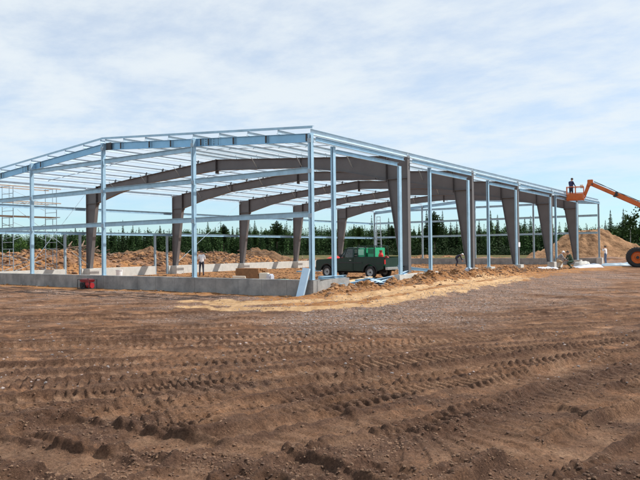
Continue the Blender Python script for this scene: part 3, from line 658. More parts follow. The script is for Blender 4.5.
# ------------------------------------------------------------------ scaffold at the far left
def scaffold():
    root = empty('scaffold', (-W-1.1, 3.0, 0)); tag(root, 'tubular scaffold with timber guard rails outside the far wall at the left', 'scaffold'); r = .024
    for i, y in enumerate((0.0, 3.0)):
        for lift in range(3):
            b = MB(); z0 = .05+lift*2.0
            for x in (0, -1.3): b.cyl((x, y, z0), (x, y, z0+1.99), r, n=6)
            for z in (.35, .9, 1.45, 1.92): b.cyl((0, y, z0+z), (-1.3, y, z0+z), r*.8, n=6)
            b.cyl((-.45, y, z0+.9), (-.45, y, z0+1.92), r*.8, n=6)
            b.build('end_frame', M['galv_dull'], root)
    for lift in range(3):
        z0 = .05+lift*2.0
        for x in (.02, -1.32):
            b = MB(); b.cyl((x, 0, z0+.5), (x, 3.0, z0+1.6), r*.6, n=5); b.cyl((x+.03, 0, z0+1.6), (x+.03, 3.0, z0+.5), r*.6, n=5); b.build('cross_brace', M['galv_dull'], root)
    for z, zz in ((4.05, 0),):
        for k in range(4): MB().box((-1.25+.31*k, -3.3, z), (-1.25+.31*k+.28, 3.3, z+.045)).build('deck_board', M['rail_wood'], root)
    for z in (5.0, 6.0-.05):
        for x in (.05, -1.36): MB().bar((x, -3.3, z), (x, 3.3, z), .03, .07).build('guard_rail', M['rail_wood'], root)
    for sy in (-3.3,):
        b = MB()
        for x in (0, -1.3): b.cyl((x, sy, .05), (x, sy, 6.1), r, n=6)
        for z in (1, 2, 3, 4, 5, 5.9): b.cyl((0, sy, z), (-1.3, sy, z), r*.8, n=6)
        b.build('end_frame', M['galv_dull'], root)
    for x in (0, -1.3):
        for y in (-3.3, 0, 3.0): MB().box((x-.07, y-.07, -.05), (x+.07, y+.07, .05)).build('base_foot', M['galv_dull'], root)
scaffold()

# ------------------------------------------------------------------ pickup truck (front points to -X in its own space +x = forward)
def wheel(parent, x, y, r=.37, w=.22, name='wheel', rimm='rim', hub=.5):
    e = bpy.data.objects.new(name, None); COL.objects.link(e); e.parent = parent; e.location = (x, y, r)
    t = MB(); t.lathe([(-w/2, r*.60), (-w/2, r*.88), (-w*.36, r*.985), (-w*.2, r), (w*.2, r), (w*.36, r*.985), (w/2, r*.88), (w/2, r*.60), (w*.3, r*.56), (-w*.3, r*.56)], (0, 0, 0), (0, 1, 0), 28, ring=True)
    for i in range(28):
        a = 2*math.pi*i/28; c, s = math.cos(a), math.sin(a); t.bar((c*r*.99, -w*.42, s*r*.99), (c*r*.99, w*.42, s*r*.99), r*.05, r*.1, up=(c, 0, s))
    t.build('tyre', M['black'], e)
    m = MB(); m.lathe([(-w*.32, .01), (-w*.30, r*.2), (-w*.12, r*.3), (-w*.10, r*.5), (-w*.42, r*.58), (-w*.45, r*.62), (w*.45, r*.62), (w*.42, r*.58), (w*.10, r*.5), (w*.12, r*.3), (w*.30, r*.2), (w*.32, .01)], (0, 0, 0), (0, 1, 0), 28)
    m.build('rim', M[rimm], e, smooth=False)
    h = MB(); 
    for s in (-1, 1): h.cyl((0, s*w*.28, 0), (0, s*w*.40, 0), r*.17, r*.13, 10)
    h.build('hub', M['blackpl'], e)
    return e
def truck():
    # front wheel and rear wheel centres come from where the tyres stand on the shed floor
    rear = Vector((-5.75, 13.75)); f = Vector((-.995, .095)); f.normalize(); WBs = 3.32
    root = empty('pickup_truck', (rear.x, rear.y, gz(rear.x, rear.y)+.0), math.atan2(f.y, f.x)); tag(root, 'dark green pickup truck parked inside the open frame, facing left', 'pickup truck')
    # local: +x forward, y left (towards camera), rear near-side wheel at origin -> body centre line at y=-.76
    cy = -.74; hw = .86
    def arch(x, r=.47, n=9, z=.37, zlow=.42): 
        return [(x+r*math.cos(math.pi*i/n), max(zlow, z+r*math.sin(math.pi*i/n))) for i in range(n+1)]
    # lower body side profile (x, z) counter-clockwise from front bottom
    top = [(WBs+.90, .62), (WBs+.88, 1.02), (WBs+.80, 1.10), (2.22, 1.20), (1.98, 1.22)]
    prof = [(WBs+.88, .44), (WBs+.92, .60), (WBs+.90, 1.02), (WBs+.80, 1.10), (2.30, 1.19), (2.2, 1.22), (.44, 1.24)]
    bottom = [(-.9, .55)]+[]
    a1 = arch(0)[::-1]; a2 = arch(WBs)[::-1]
    low = [(p[0], p[1]) for p in a1]+[(p[0], p[1]) for p in a2]
    def side(y, t, pr, mt, nm):
        b = MB(); b.plate([(x, y, z) for x, z in pr], (0, t, 0)); return b
    # body: front clip and cab lower
    body = MB(); fr = [(1.22, .42)]+[p for p in low if p[0] > 1.5]+prof[:6]+[(1.22, 1.25)]
    for s in (-1, 1): body.plate([(x, cy+s*(hw-.02), z) for x, z in fr], (0, .04, 0))
    body.box((WBs+.86, cy-hw+.04, .44), (WBs+.90, cy+hw-.04, 1.02))             # nose panel
    body.plate([(WBs+.80, cy, 1.085), (2.30, cy, 1.175), (2.30, cy, 1.20), (WBs+.80, cy, 1.112)], (0, 2*hw-.08, 0)) # bonnet
    body.plate([(WBs+.90, cy, 1.0), (WBs+.80, cy, 1.085), (WBs+.80, cy, 1.112), (WBs+.91, cy, 1.03)], (0, 2*hw-.08, 0))
    body.box((1.24, cy-hw+.04, .42), (WBs-.52, cy+hw-.04, .48)); body.box((2.30, cy-hw+.04, .48), (2.34, cy+hw-.04, 1.17))
    body.box((1.22, cy-hw+.04, .48), (1.26, cy+hw-.04, 1.25))
    body.build('body', M['green'], root, bevel=.012)
    # cab greenhouse: pillars and roof
    cab = MB(); zb, zt = 1.24, 1.78; wx = hw-.05; wt = hw-.16
    for s in (-1, 1):
        cab.bar((2.30, cy+s*wx, 1.19), (1.86, cy+s*wt, zt), .06, .06, up=(0, 1, 0)); cab.bar((1.25, cy+s*wx, zb), (1.31, cy+s*wt, zt), .12, .06, up=(0, 1, 0)); cab.bar((1.98, cy+s*wx, zb), (1.80, cy+s*wt, zt), .035, .05, up=(0, 1, 0))
    cab.bar((1.275, cy-wx, zb+.02), (1.275, cy+wx, zb+.02), .06, .06)
    cab.build('cab_pillars', M['green'], root, bevel=.01)
    rf = MB(); rf.add([(1.26, cy-wt-.02, zt), (1.92, cy-wt-.02, zt), (1.92, cy+wt+.02, zt), (1.26, cy+wt+.02, zt), (1.32, cy-wt+.08, zt+.075), (1.80, cy-wt+.08, zt+.075), (1.80, cy+wt-.08, zt+.075), (1.32, cy+wt-.08, zt+.075)], [(0,3,2,1),(4,5,6,7),(0,1,5,4),(1,2,6,5),(2,3,7,6),(3,0,4,7)])
    rf.build('roof', M['green'], root, bevel=.03)
    g = MB(); g.plate([(2.27, cy-wx+.04, 1.22), (2.27, cy+wx-.04, 1.22), (1.88, cy+wt-.02, zt-.01), (1.88, cy-wt+.02, zt-.01)], (.008, 0, .006)); g.build('windscreen', M['glass'], root)
    g = MB(); g.plate([(1.28, cy-wx+.06, 1.28), (1.28, cy+wx-.06, 1.28), (1.33, cy+wt-.04, zt-.02), (1.33, cy-wt+.04, zt-.02)], (.008, 0, 0)); g.build('rear_window', M['glass'], root)
    for s in (-1, 1):
        g = MB(); g.plate([(2.20, cy+s*wx, 1.25), (1.31, cy+s*wx, 1.25), (1.36, cy+s*wt, zt-.02), (1.85, cy+s*wt, zt-.02)], (0, .008, 0)); g.build('side_window', M['glass'], root)
        d = MB(); d.box((1.30, cy+s*hw-.004, .50), (2.12, cy+s*hw+.012, 1.22)); dd = d.build('door', M['green'], root, bevel=.008)
        MB().box((1.36, cy+s*(hw+.012)-.012, 1.06), (1.50, cy+s*(hw+.012)+.03, 1.09)).build('handle', M['chrome'], dd)
        mr = MB(); mr.box((2.10, cy+s*(hw+.02), 1.27), (2.16, cy+s*(hw+.22), 1.45)); mr.build('wing_mirror', M['blackpl'], root, bevel=.01)
    for s in (-1, 1):
        for xx in (0, WBs):
            fl = MB(); P_ = arch(xx, .50, 14, .37, .40)
            for a, q in zip(P_[:-1], P_[1:]): fl.bar((a[0], cy+s*(hw+.012), a[1]), (q[0], cy+s*(hw+.012), q[1]), .05, .035, up=(0, 1, 0))
            fl.build('wheel_arch', M['blackpl'], root)
        mo = MB(); mo.bar((-.98, cy+s*(hw+.016), .90), (-.50, cy+s*(hw+.016), .90), .02, .05); mo.build('side_moulding', M['blackpl'], root)
        mo = MB(); mo.bar((.55, cy+s*(hw+.022), .93), (WBs-.55, cy+s*(hw+.022), .93), .016, .05); mo.build('side_moulding', M['blackpl'], root)
    st = MB(); st.box((1.30, cy-.72, .60), (1.72, cy+.72, .80)); st.box((1.28, cy-.72, .80), (1.42, cy+.72, 1.42)); st.box((2.0, cy-.75, .95), (2.28, cy+.75, 1.17)); st.build('seat', M['interior'], root, bevel=.03)
    sw = MB(); sw.lathe([(-.015, .17), (0, .19), (.015, .17), (0, .155)], (1.85, cy+.36, 1.20), (1, 0, .5), 16, ring=True); sw.build('steering_wheel', M['blackpl'], root)
    # load bed
    bed = MB(); bp = [(-.98, .58)]+[p for p in low if p[0] < 1.0 and p[0] > -.6]+[(1.205, .44), (1.205, 1.235), (-1.02, 1.235)]
    for s in (-1, 1): bed.plate([(x, cy+s*(hw-.02), z) for x, z in bp], (0, .05, 0)); bed.box((-1.03, cy+s*(hw-.02)-.05, 1.237), (1.205, cy+s*(hw-.02)+.045, 1.28))
    bed.box((-1.0, cy-hw+.05, .72), (1.205, cy+hw-.05, .76)); bed.box((1.165, cy-hw+.05, .76), (1.203, cy+hw-.05, 1.25))
    bed.build('load_bed', M['green'], root, bevel=.008)
    tg = MB(); tg.box((-1.05, cy-hw+.06, .62), (-1.006, cy+hw-.06, 1.22)); tg.build('tailgate', M['green'], root, bevel=.01)
    bm_ = MB(); bm_.box((-1.24, cy-hw+.0, .52), (-1.10, cy+hw, .68)); bm_.build('bumper', M['chrome'], root, bevel=.02)
    bm_ = MB(); bm_.box((WBs+.93, cy-hw, .46), (WBs+1.02, cy+hw, .62)); bm_.build('bumper', M['chrome'], root, bevel=.02)
    for s in (-1, 1):
        MB().box((-1.07, cy+s*(hw-.04)-.05, .85), (-1.03, cy+s*(hw-.04)+.05, 1.12)).build('tail_lamp', M['lamp_red'], root)
        MB().cyl((WBs+.89, cy+s*.62, .84), (WBs+.94, cy+s*.62, .84), .10, n=16).build('headlight', M['lamp_glass'], root)
    gr = MB(); 
    for i in range(5): gr.box((WBs+.902, cy-.46, .70+.055*i), (WBs+.925, cy+.46, .725+.055*i))
    gr.build('grille', M['blackpl'], root)
    ch = MB(); 
    for s in (-1, 1): ch.box((-.9, cy+s*.42-.04, .42), (WBs+.6, cy+s*.42+.04, .56))
    ch.cyl((0, cy-.7, .37), (0, cy+.7, .37), .06); ch.cyl((WBs, cy-.7, .37), (WBs, cy+.7, .37), .05); ch.box((-.2, cy-.2, .25), (.2, cy+.2, .5)); ch.box((1.0, cy-.25, .3), (3.0, cy+.25, .5))
    ch.build('chassis', M['black'], root)
    for x in (0, WBs):
        for y in (.02, 2*cy-.02): wheel(root, x, y)
    # rack frame standing in the bed
    rk = MB(); hh = 1.92
    for x in (1.02, .42, -.22):
        for s in (-1, 1): rk.bar((x, cy+s*.72, 1.25), (x, cy+s*.66, hh), .045, .045)
        rk.bar((x, cy-.66, hh), (x, cy+.66, hh), .045, .045)
    for s in (-1, 1): rk.bar((1.04, cy+s*.66, hh+.003), (-.24, cy+s*.66, hh+.003), .04, .04, )
    rk.build('rack', M['green'], root)
    T = root.matrix_basis.copy(); T = Matrix.Translation(root.location) @ Matrix.Rotation(math.atan2(f.y, f.x), 4, 'Z')
    def on(nm, mb, m, x, y, z, lb, cat, bevel=.02, kids=()):
        o = mb.build(nm, M[m], bevel=bevel); o.matrix_world = T @ Matrix.Translation((x, y, z)); tag(o, lb, cat)
        for kn, kmb, km in kids: kmb.build(kn, M[km], o)
        return o
    w1 = MB().box((-.28, -.55, 0), (.28, .55, 1.02)); on('fuel_tank', w1, 'green_lt', .76, cy+.12, .762, 'bright green tank with a pale top panel in the truck bed, nearer the cab', 'tank', .05,
        [('pale_panel', MB().box((-.20, .552, .62), (.22, .566, .96)), 'cyan_pl'), ('pale_panel', MB().box((-.22, -.4, 1.022), (.22, .4, 1.04)), 'cyan_pl'), ('filler_cap', MB().cyl((0, .2, 1.04), (0, .2, 1.10), .06), 'blackpl')])
    w2 = MB().box((-.27, -.52, 0), (.27, .52, 1.06)); on('compressor_box', w2, 'green_lt', .05, cy+.12, .762, 'bright green slotted machine box in the middle of the truck bed', 'compressor', .03,
        [('vent_slot', (lambda b: [b.box((-.20+.09*i, .522, .70), (-.16+.09*i, .532, .98)) for i in range(5)] and b)(MB()), 'green'), ('lifting_eye', MB().lathe([(-.015, .03), (-.015, .06), (.015, .06), (.015, .03)], (0, 0, 1.10), (0, 1, 0), 12, ring=True), 'bolt')])
    can = MB().add([(-.17, -.08, 0), (.17, -.08, 0), (.17, .08, 0), (-.17, .08, 0), (-.17, -.08, .36), (.17, -.08, .36), (.17, .08, .36), (-.17, .08, .36), (-.10, -.06, .45), (.12, -.06, .45), (.12, .06, .45), (-.10, .06, .45)],
        [(0,3,2,1),(0,1,5,4),(1,2,6,5),(2,3,7,6),(3,0,4,7),(4,5,9,8),(5,6,10,9),(6,7,11,10),(7,4,8,11),(8,9,10,11)])
    on('gas_cylinder', MB().lathe([(0, .10), (.02, .15), (.62, .15), (.74, .10), (.78, .04), (.88, .035)], (0, 0, 0), (0, 0, 1), 18), 'red', -.62, cy+.60, .762, 'red gas bottle standing at the rear corner of the truck bed', 'gas bottle', 0, [('valve_guard', MB().lathe([(.78, .09), (.90, .09), (.90, .075), (.78, .075)], (0, 0, 0), (0, 0, 1), 14, ring=True), 'darkred')])
    on('jerry_can', can, 'darkred', -.74, cy+.22, .85, 'dark red jerry can beside the red gas bottle in the truck bed', 'jerry can', .02, [('handle', MB().bar((-.09, 0, .475), (.06, 0, .475), .03, .03), 'darkred')])
    jk = MB(); rg = random.Random(3); N = 9
    vs = []; fs = []
    for i in range(N):
        for j in range(N):
            a, b = i/(N-1)-.5, j/(N-1)-.5; e = max(abs(a), abs(b)); vs.append((a*.95*(1+.12*math.sin(7*b)), b*.75*(1+.15*math.sin(5*a)), .012+.16*max(0, 1-(e*2)**3)*(.55+.45*math.sin(9*a+3)*math.cos(8*b))))
    fs = [(i*N+j, i*N+j+1, (i+1)*N+j+1, (i+1)*N+j) for i in range(N-1) for j in range(N-1)]
    jk.add(vs+[(x, y, 0.0) for x, y, z in vs], fs+[tuple(q+N*N for q in reversed(f)) for f in fs]); o = jk.build('red_jacket', M['red'], smooth=True); o.matrix_world = T @ Matrix.Translation((WBs-.25, cy+.25, 1.165)); tag(o, 'crumpled red jacket lying on the truck bonnet', 'jacket')
truck()

# ------------------------------------------------------------------ telescopic boom lift
def tube_box(mb, p0, p1, w, h): mb.bar(p0, p1, w, h)
def boom_lift():
    bx, by = AT(576.4, 55.3); base = Vector((*AT(637.5, 57.0), 0)); rdir = r0.copy(); ang = math.atan2(rdir.y, rdir.x)-.42
    z0 = gz(base.x, base.y)+.0
    root = empty('boom_lift', (base.x, base.y, z0), ang); tag(root, 'orange telescopic boom lift with its arm raised over the far eave', 'boom lift')
    inv = (Matrix.Translation((base.x, base.y, z0)) @ Matrix.Rotation(ang, 4, 'Z')).inverted()
    def loc(v): return inv @ Vector(v)
    R = .80
    for x in (0, 2.9):
        for y in (0, 2.2):
            e = wheel(root, x, y, R, .42, 'wheel', 'orange'); 
    c = MB(); c.box((-.35, .35, .60), (3.3, 1.85, 1.15)); c.cyl((0, .2, R), (0, 2.0, R), .13); c.cyl((2.9, .2, R), (2.9, 2.0, R), .13); c.build('chassis', M['orange'], root, bevel=.04)
    MB().cyl((1.6, 1.1, 1.15), (1.6, 1.1, 1.35), .55, n=24).build('slew_ring', M['blackpl'], root)
    t = MB(); t.box((.5, .45, 1.35), (3.9, 1.0, 2.0)); t.box((.5, 1.35, 1.35), (3.9, 1.8, 2.0)); t.box((.7, 1.0, 1.35), (3.7, 1.35, 1.6)); t.build('turntable', M['orange'], root, bevel=.05)
    MB().box((3.5, .45, 1.36), (4.3, 1.8, 2.35)).build('counterweight', M['blackpl'], root, bevel=.06)
    # elbow and basket
    eb = loc((*AT(591.5, 55.3), 1.737+(246.5-188.5)/648*55.3)); piv = Vector((4.0+1.5, 1.15, 2.25)); 
    t = MB(); t.box((3.7, 1.02, 2.0), (5.9, 1.1, 2.5)); t.box((3.7, 1.24, 2.0), (5.9, 1.32, 2.5)); t.build('riser', M['orange'], root)
    d = (eb-piv); Lb = d.length; dn = d.normalized()
    b = MB(); tube_box(b, piv, piv+dn*(Lb*.52), .34, .44); b.build('boom_outer', M['orange'], root, bevel=.02)
    b = MB(); tube_box(b, piv+dn*(Lb*.50), piv+dn*(Lb*.80), .27, .35); b.build('boom_middle', M['orange'], root, bevel=.02)
    b = MB(); tube_box(b, piv+dn*(Lb*.78), eb+dn*.12, .20, .28); b.build('boom_inner', M['orange'], root, bevel=.02)
    for q in (.52, .80): b = MB(); b.bar(piv+dn*(Lb*q-.12), piv+dn*(Lb*q+.05), .36 if q < .6 else .30, .50 if q < .6 else .41).build('boom_collar', M['blackpl'], root)
    for q_ in (.13, -.13):
        b = MB(); P_ = [piv+dn*(Lb*t)+Vector((0, q_, .27+.03*math.sin(t*23+q_*9))) for t in [i/14*.97 for i in range(15)]]
        for a_, c_ in zip(P_, P_[1:]): b.cyl(a_, c_, .022, n=5)
        b.build('hose', M['black'], root)
    for t_ in (.03, .5, .78, .985): MB().cyl(piv+dn*(Lb*t_)+Vector((0, -.24, 0)), piv+dn*(Lb*t_)+Vector((0, .24, 0)), .06, n=10).build('pin', M['bolt'], root)
    b = MB(); b.cyl(piv+Vector((-1.4, 0, -.15)), piv+dn*3.2+Vector((0, 0, -.15)), .09, n=10); b.build('lift_ram', M['chrome'], root)
    bk = loc((bx, by, 1.737+(246.2-203.3)/648*55.3)); top = eb+Vector((-.0, 0, .12))
    k = MB(); k.box((eb.x-.22, eb.y-.16, eb.z-.2), (eb.x+.20, eb.y+.16, eb.z+.30)); k.build('elbow', M['orange'], root, bevel=.03)
    j = MB(); jend = Vector((bk.x+.66, bk.y+.0, bk.z+.35)); j.bar(eb+Vector((-.1, 0, .12)), jend, .14, .20); j.bar(eb+Vector((-.05, 0, -.16)), jend+Vector((0, 0, -.2)), .10, .10); j.build('jib', M['orange'], root)
    # basket: floor, rails, toe boards, control box
    w2, d2 = .64, .42; f = MB(); f.box((bk.x-w2, bk.y-d2, bk.z), (bk.x+w2*.95, bk.y+d2, bk.z+.06)); f.build('basket_floor', M['orange'], root)
    rl = MB()
    for z in (.10, .55, 1.05):
        P = [(-w2, -d2), (w2*.95, -d2), (w2*.95, d2), (-w2, d2)]
        for a, q in zip(P, P[1:]+P[:1]): rl.cyl((bk.x+a[0], bk.y+a[1], bk.z+z), (bk.x+q[0], bk.y+q[1], bk.z+z), .028, n=6)
    for a in ((-w2, -d2), (w2*.95, -d2), (w2*.95, d2), (-w2, d2), (0, -d2), (0, d2)): rl.cyl((bk.x+a[0], bk.y+a[1], bk.z), (bk.x+a[0], bk.y+a[1], bk.z+1.05), .028, n=6)
    rl.build('basket_rail', M['orange'], root)
    pn = MB(); pn.box((bk.x-w2+.02, bk.y-d2-.02, bk.z+.04), (bk.x+w2*.9, bk.y-d2-.005, bk.z+.50)); pn.box((bk.x+w2*.95+.004, bk.y-d2+.05, bk.z+.05), (bk.x+w2*.95+.02, bk.y+d2-.05, bk.z+.6)); pn.build('kick_panel', M['orange'], root)
    cb = MB(); cb.box((bk.x+w2*.55, bk.y-d2+.05, bk.z+.95), (bk.x+w2*.92, bk.y+.1, bk.z+1.20)); cb.build('control_box', M['paper'], root, bevel=.02)
    Tm = inv.inverted(); p = Tm @ Vector((bk.x-.32, bk.y+.02, bk.z+.062)); return p, ang
BASKET, BANG = boom_lift()

# ------------------------------------------------------------------ people
def person(label, loc, rz, J, colr, hat=None, group=None):
    """J: joint name -> (x, y, z); figure faces +x. One skinned surface; clothing colours by limb."""
    J = {k: Vector(v) for k, v in J.items()}
    names = []; verts = []; rad = []; edges = []; idx = {}
    def add(n, p, r, par=None):
        idx[n] = len(verts); verts.append(tuple(p)); rad.append(r if isinstance(r, tuple) else (r, r)); names.append(n)
        if par: edges.append((idx[par], idx[n]))
    add('pelvis', J['pelvis'], (.125, .15)); add('waist', J['pelvis'].lerp(J['chest'], .45), (.125, .16), 'pelvis'); add('chest', J['chest'], (.145, .195), 'waist')
    add('neck', J['neck'], .055, 'chest'); hd = J['head']; add('skull', J['neck'].lerp(hd, .55), .075, 'neck'); add('crown', hd, .092, 'skull'); 
    up = (hd-J['neck']).normalized(); fwd = Vector(J.get('face', (1, 0, 0))).normalized(); add('top', hd+up*.075, .07, 'crown')
    add('nose', J['neck'].lerp(hd, .8)+fwd*.108, .012, 'crown')
    fingers = []
    for s, S in ((1, 'l'), (-1, 'r')):
        add('sh'+S, J['sh'+S], .068, 'chest'); add('up'+S, J['sh'+S].lerp(J['el'+S], .5), .052, 'sh'+S); add('el'+S, J['el'+S], .043, 'up'+S); add('fa'+S, J['el'+S].lerp(J['wr'+S], .45), .040, 'el'+S)
        add('wr'+S, J['wr'+S], .027, 'fa'+S); hdv = (J['wr'+S]-J['el'+S]).normalized(); add('palm'+S, J['wr'+S]+hdv*.075, (.022, .038), 'wr'+S)
        sdv = hdv.cross(Vector((0, 0, 1))); sdv = sdv.normalized() if sdv.length > .1 else Vector((1, 0, 0)); nr = hdv.cross(sdv)
        if abs(sdv.x) < .3 and abs(hdv.z) > .8: sdv = Vector((1, 0, 0))
        for fi, (o, ln) in enumerate(((-.033, .085), (-.011, .098), (.011, .092), (.033, .072))):
            r_ = J['wr'+S]+hdv*.085+sdv*o; a = r_+hdv*ln*.55+nr*.012; b = r_+hdv*ln*.9+nr*.035; fingers.append((S, [r_-hdv*.03, r_, a, b]))
        th = J['wr'+S]+hdv*.045+sdv*.035; fingers.append((S, [th-sdv*.02, th, th+sdv*.03+hdv*.03, th+sdv*.038+hdv*.06]))
        add('hip'+S, J['hip'+S], .10, 'pelvis'); add('th'+S, J['hip'+S].lerp(J['kn'+S], .5), .082, 'hip'+S); add('kn'+S, J['kn'+S], .060, 'th'+S); add('cf'+S, J['kn'+S].lerp(J['an'+S], .35), .060, 'kn'+S)
        add('an'+S, J['an'+S], .045, 'cf'+S); fd = Vector(J.get('foot'+S, (1, 0, 0))); add('ft'+S, J['an'+S]+fd*.10+Vector((0, 0, -.045)), (.036, .045), 'an'+S); add('toe'+S, J['an'+S]+fd*.19+Vector((0, 0, -.055)), (.025, .040), 'ft'+S)
    me = bpy.data.meshes.new('tmp'); me.from_pydata(verts, edges, []); o = bpy.data.objects.new('tmp', me); COL.objects.link(o)
    md = o.modifiers.new('s', 'SKIN'); sv = me.skin_vertices[0].data
    for i, r in enumerate(rad): sv[i].radius = r
    sv[0].use_root = True; md.use_smooth_shade = True; sb = o.modifiers.new('b', 'SUBSURF'); sb.levels = 2
    dg = bpy.context.evaluated_depsgraph_get(); ev = o.evaluated_get(dg); bm = bmesh.new(); bm.from_mesh(ev.to_mesh()); ev.to_mesh_clear()
    bpy.data.objects.remove(o)
    # fingers: tapered curved tubes rooted in the palm
    for S, ch in fingers:
        rings = []; k = 6
        for q, p in enumerate(ch):
            dd = (ch[min(q+1, 3)]-ch[max(q-1, 0)]).normalized(); a = dd.orthogonal().normalized(); b = dd.cross(a); rr = (.010, .010, .009, .007)[q]
            rings.append([bm.verts.new(p+(a*math.cos(6.2832*t/k)+b*math.sin(6.2832*t/k))*rr) for t in range(k)])
        for q in range(3):
            for t in range(k): bm.faces.new((rings[q][t], rings[q][(t+1) % k], rings[q+1][(t+1) % k], rings[q+1][t]))
        bm.faces.new(rings[3]); bm.faces.new(rings[0][::-1])
    bmesh.ops.recalc_face_normals(bm, faces=bm.faces)
    segs = []
    def seg(a, b, m): segs.append((Vector(verts[idx[a]]), Vector(verts[idx[b]]), m))
    seg('pelvis', 'waist', 1); seg('waist', 'chest', 1); seg('neck', 'skull', 0); seg('skull', 'top', 0); seg('skull', 'nose', 0)
    segs.append((J['pelvis']-Vector((0, 0, .02)), J['pelvis'], 2))
    for S in 'lr':
        seg('chest', 'sh'+S, 1); seg('sh'+S, 'el'+S, 1); seg('el'+S, 'wr'+S, 1 if colr.get('sleeve', True) else 0); seg('wr'+S, 'palm'+S, 0); segs.append((Vector(verts[idx['palm'+S]]), Vector(verts[idx['palm'+S]])+(J['wr'+S]-J['el'+S]).normalized()*.1, 0))
        seg('hip'+S, 'kn'+S, 2); seg('kn'+S, 'an'+S, 2); seg('an'+S, 'ft'+S, 3); seg('ft'+S, 'toe'+S, 3); seg('pelvis', 'hip'+S, 2)
    for f in bm.faces:
        c = f.calc_center_median(); best = 9
        for a, b, m in segs:
            ab = b-a; t = max(0, min(1, (c-a).dot(ab)/max(ab.length_squared, 1e-9))); d = (c-a-ab*t).length
            if d < best: best = d; f.material_index = m
        f.smooth = True
    me = bpy.data.meshes.new('person'); bm.to_mesh(me); bm.free()
    for m in ('skin', colr['shirt'], colr['pants'], 'boot'): me.materials.append(M[m])
    p = bpy.data.objects.new('person', me); COL.objects.link(p); p.location = loc; p.rotation_euler = (0, 0, rz); tag(p, label, 'person', group)
    # hair or cap
    hb = MB(); n = 12; rg = 6; c = hd+up*.012; sd = up.cross(fwd).normalized(); ff = sd.cross(up)
    vs = []
    for i in range(rg+1):
        ph = math.pi*.5*i/rg*1.12
        for j in range(n):
            th = 2*math.pi*j/n; drop = 1.25 if math.cos(th) < -.2 else (1.0 if math.cos(th) < .3 else .82)
            vs.append(c+up*math.cos(ph*drop)*.108+(ff*math.cos(th)+sd*math.sin(th))*math.sin(ph*drop)*.104)
    hb.add(vs, [(i*n+j, i*n+(j+1) % n, (i+1)*n+(j+1) % n, (i+1)*n+j) for i in range(rg) for j in range(n)])
    if hat: hb.plate([c+ff*.09+sd*.07+up*.03, c+ff*.19+sd*.045+up*.015, c+ff*.19-sd*.045+up*.015, c+ff*.09-sd*.07+up*.03], up*.008)
    hb.build('cap' if hat else 'hair', M[hat or 'hair'], p, smooth=True)
    ey = MB()
    for s in (-1, 1): q = J['neck'].lerp(hd, .95)+fwd*.088+sd*s*.032; ey.lathe([(-.010, .002), (-.005, .010), (.004, .010), (.010, .002)], q, fwd, 8)
    ey.build('eyes', M['hair'], p)
    mo = MB(); q = J['neck'].lerp(hd, .55)+fwd*.078; mo.bar(q-sd*.022, q+sd*.022, .012, .008, up=up); mo.build('mouth', M['darkred'], p)
    return p
def stand(**k):
    J = dict(pelvis=(0,0,.95), chest=(.0,0,1.33), neck=(0,0,1.50), head=(.015,0,1.66), shl=(0,.18,1.42), shr=(0,-.18,1.42), ell=(-.03,.24,1.14), elr=(-.03,-.24,1.14), wrl=(.08,.24,.90), wrr=(.08,-.24,.90),
             hipl=(0,.09,.90), hipr=(0,-.09,.90), knl=(.03,.11,.50), knr=(.03,-.11,.50), anl=(-.01,.12,.09), anr=(-.01,-.12,.09)); J.update(k); return J
rc = math.atan2(r0.y, r0.x); fwang = math.atan2(fw0.y, fw0.x)
def P(px, dist): x, y = AT(px, dist); return (x, y, gz(x, y))
# man in white shirt inside the near gable, seen from behind, hands in front of him
person('man in white t-shirt and dark trousers seen from behind, inside the near gable', P(201.5, 45.6), fwang+.3,
   stand(chest=(.03,0,1.33), neck=(.06,0,1.49), head=(.12,0,1.63), ell=(.02,.25,1.16), elr=(.02,-.25,1.16), wrl=(.24,.17,1.02), wrr=(.24,-.15,1.02), face=(.9,0,-.4), knl=(.06,.12,.5), anl=(.05,.13,.09)), dict(shirt='shirt_white', pants='denim_dark', sleeve=False))
# man bending beside the second column
person('man in dark clothes and pale cap bending over beside the second brown column', P(456.5, 62.0), rc-.1,
   stand(pelvis=(-.05,0,.86), chest=(.26,0,1.06), neck=(.40,0,1.10), head=(.53,0,1.13), face=(.6,0,-.8), shl=(.34,.18,1.06), shr=(.34,-.18,1.06), ell=(.42,.22,.80), elr=(.42,-.22,.80), wrl=(.52,.16,.58), wrr=(.52,-.14,.60),
         hipl=(-.05,.09,.82), hipr=(-.05,-.09,.82), knl=(.06,.12,.46), knr=(.10,-.12,.46), anl=(-.02,.14,.09), anr=(-.10,-.12,.09)), dict(shirt='denim_dark', pants='denim_dark'), hat='white')
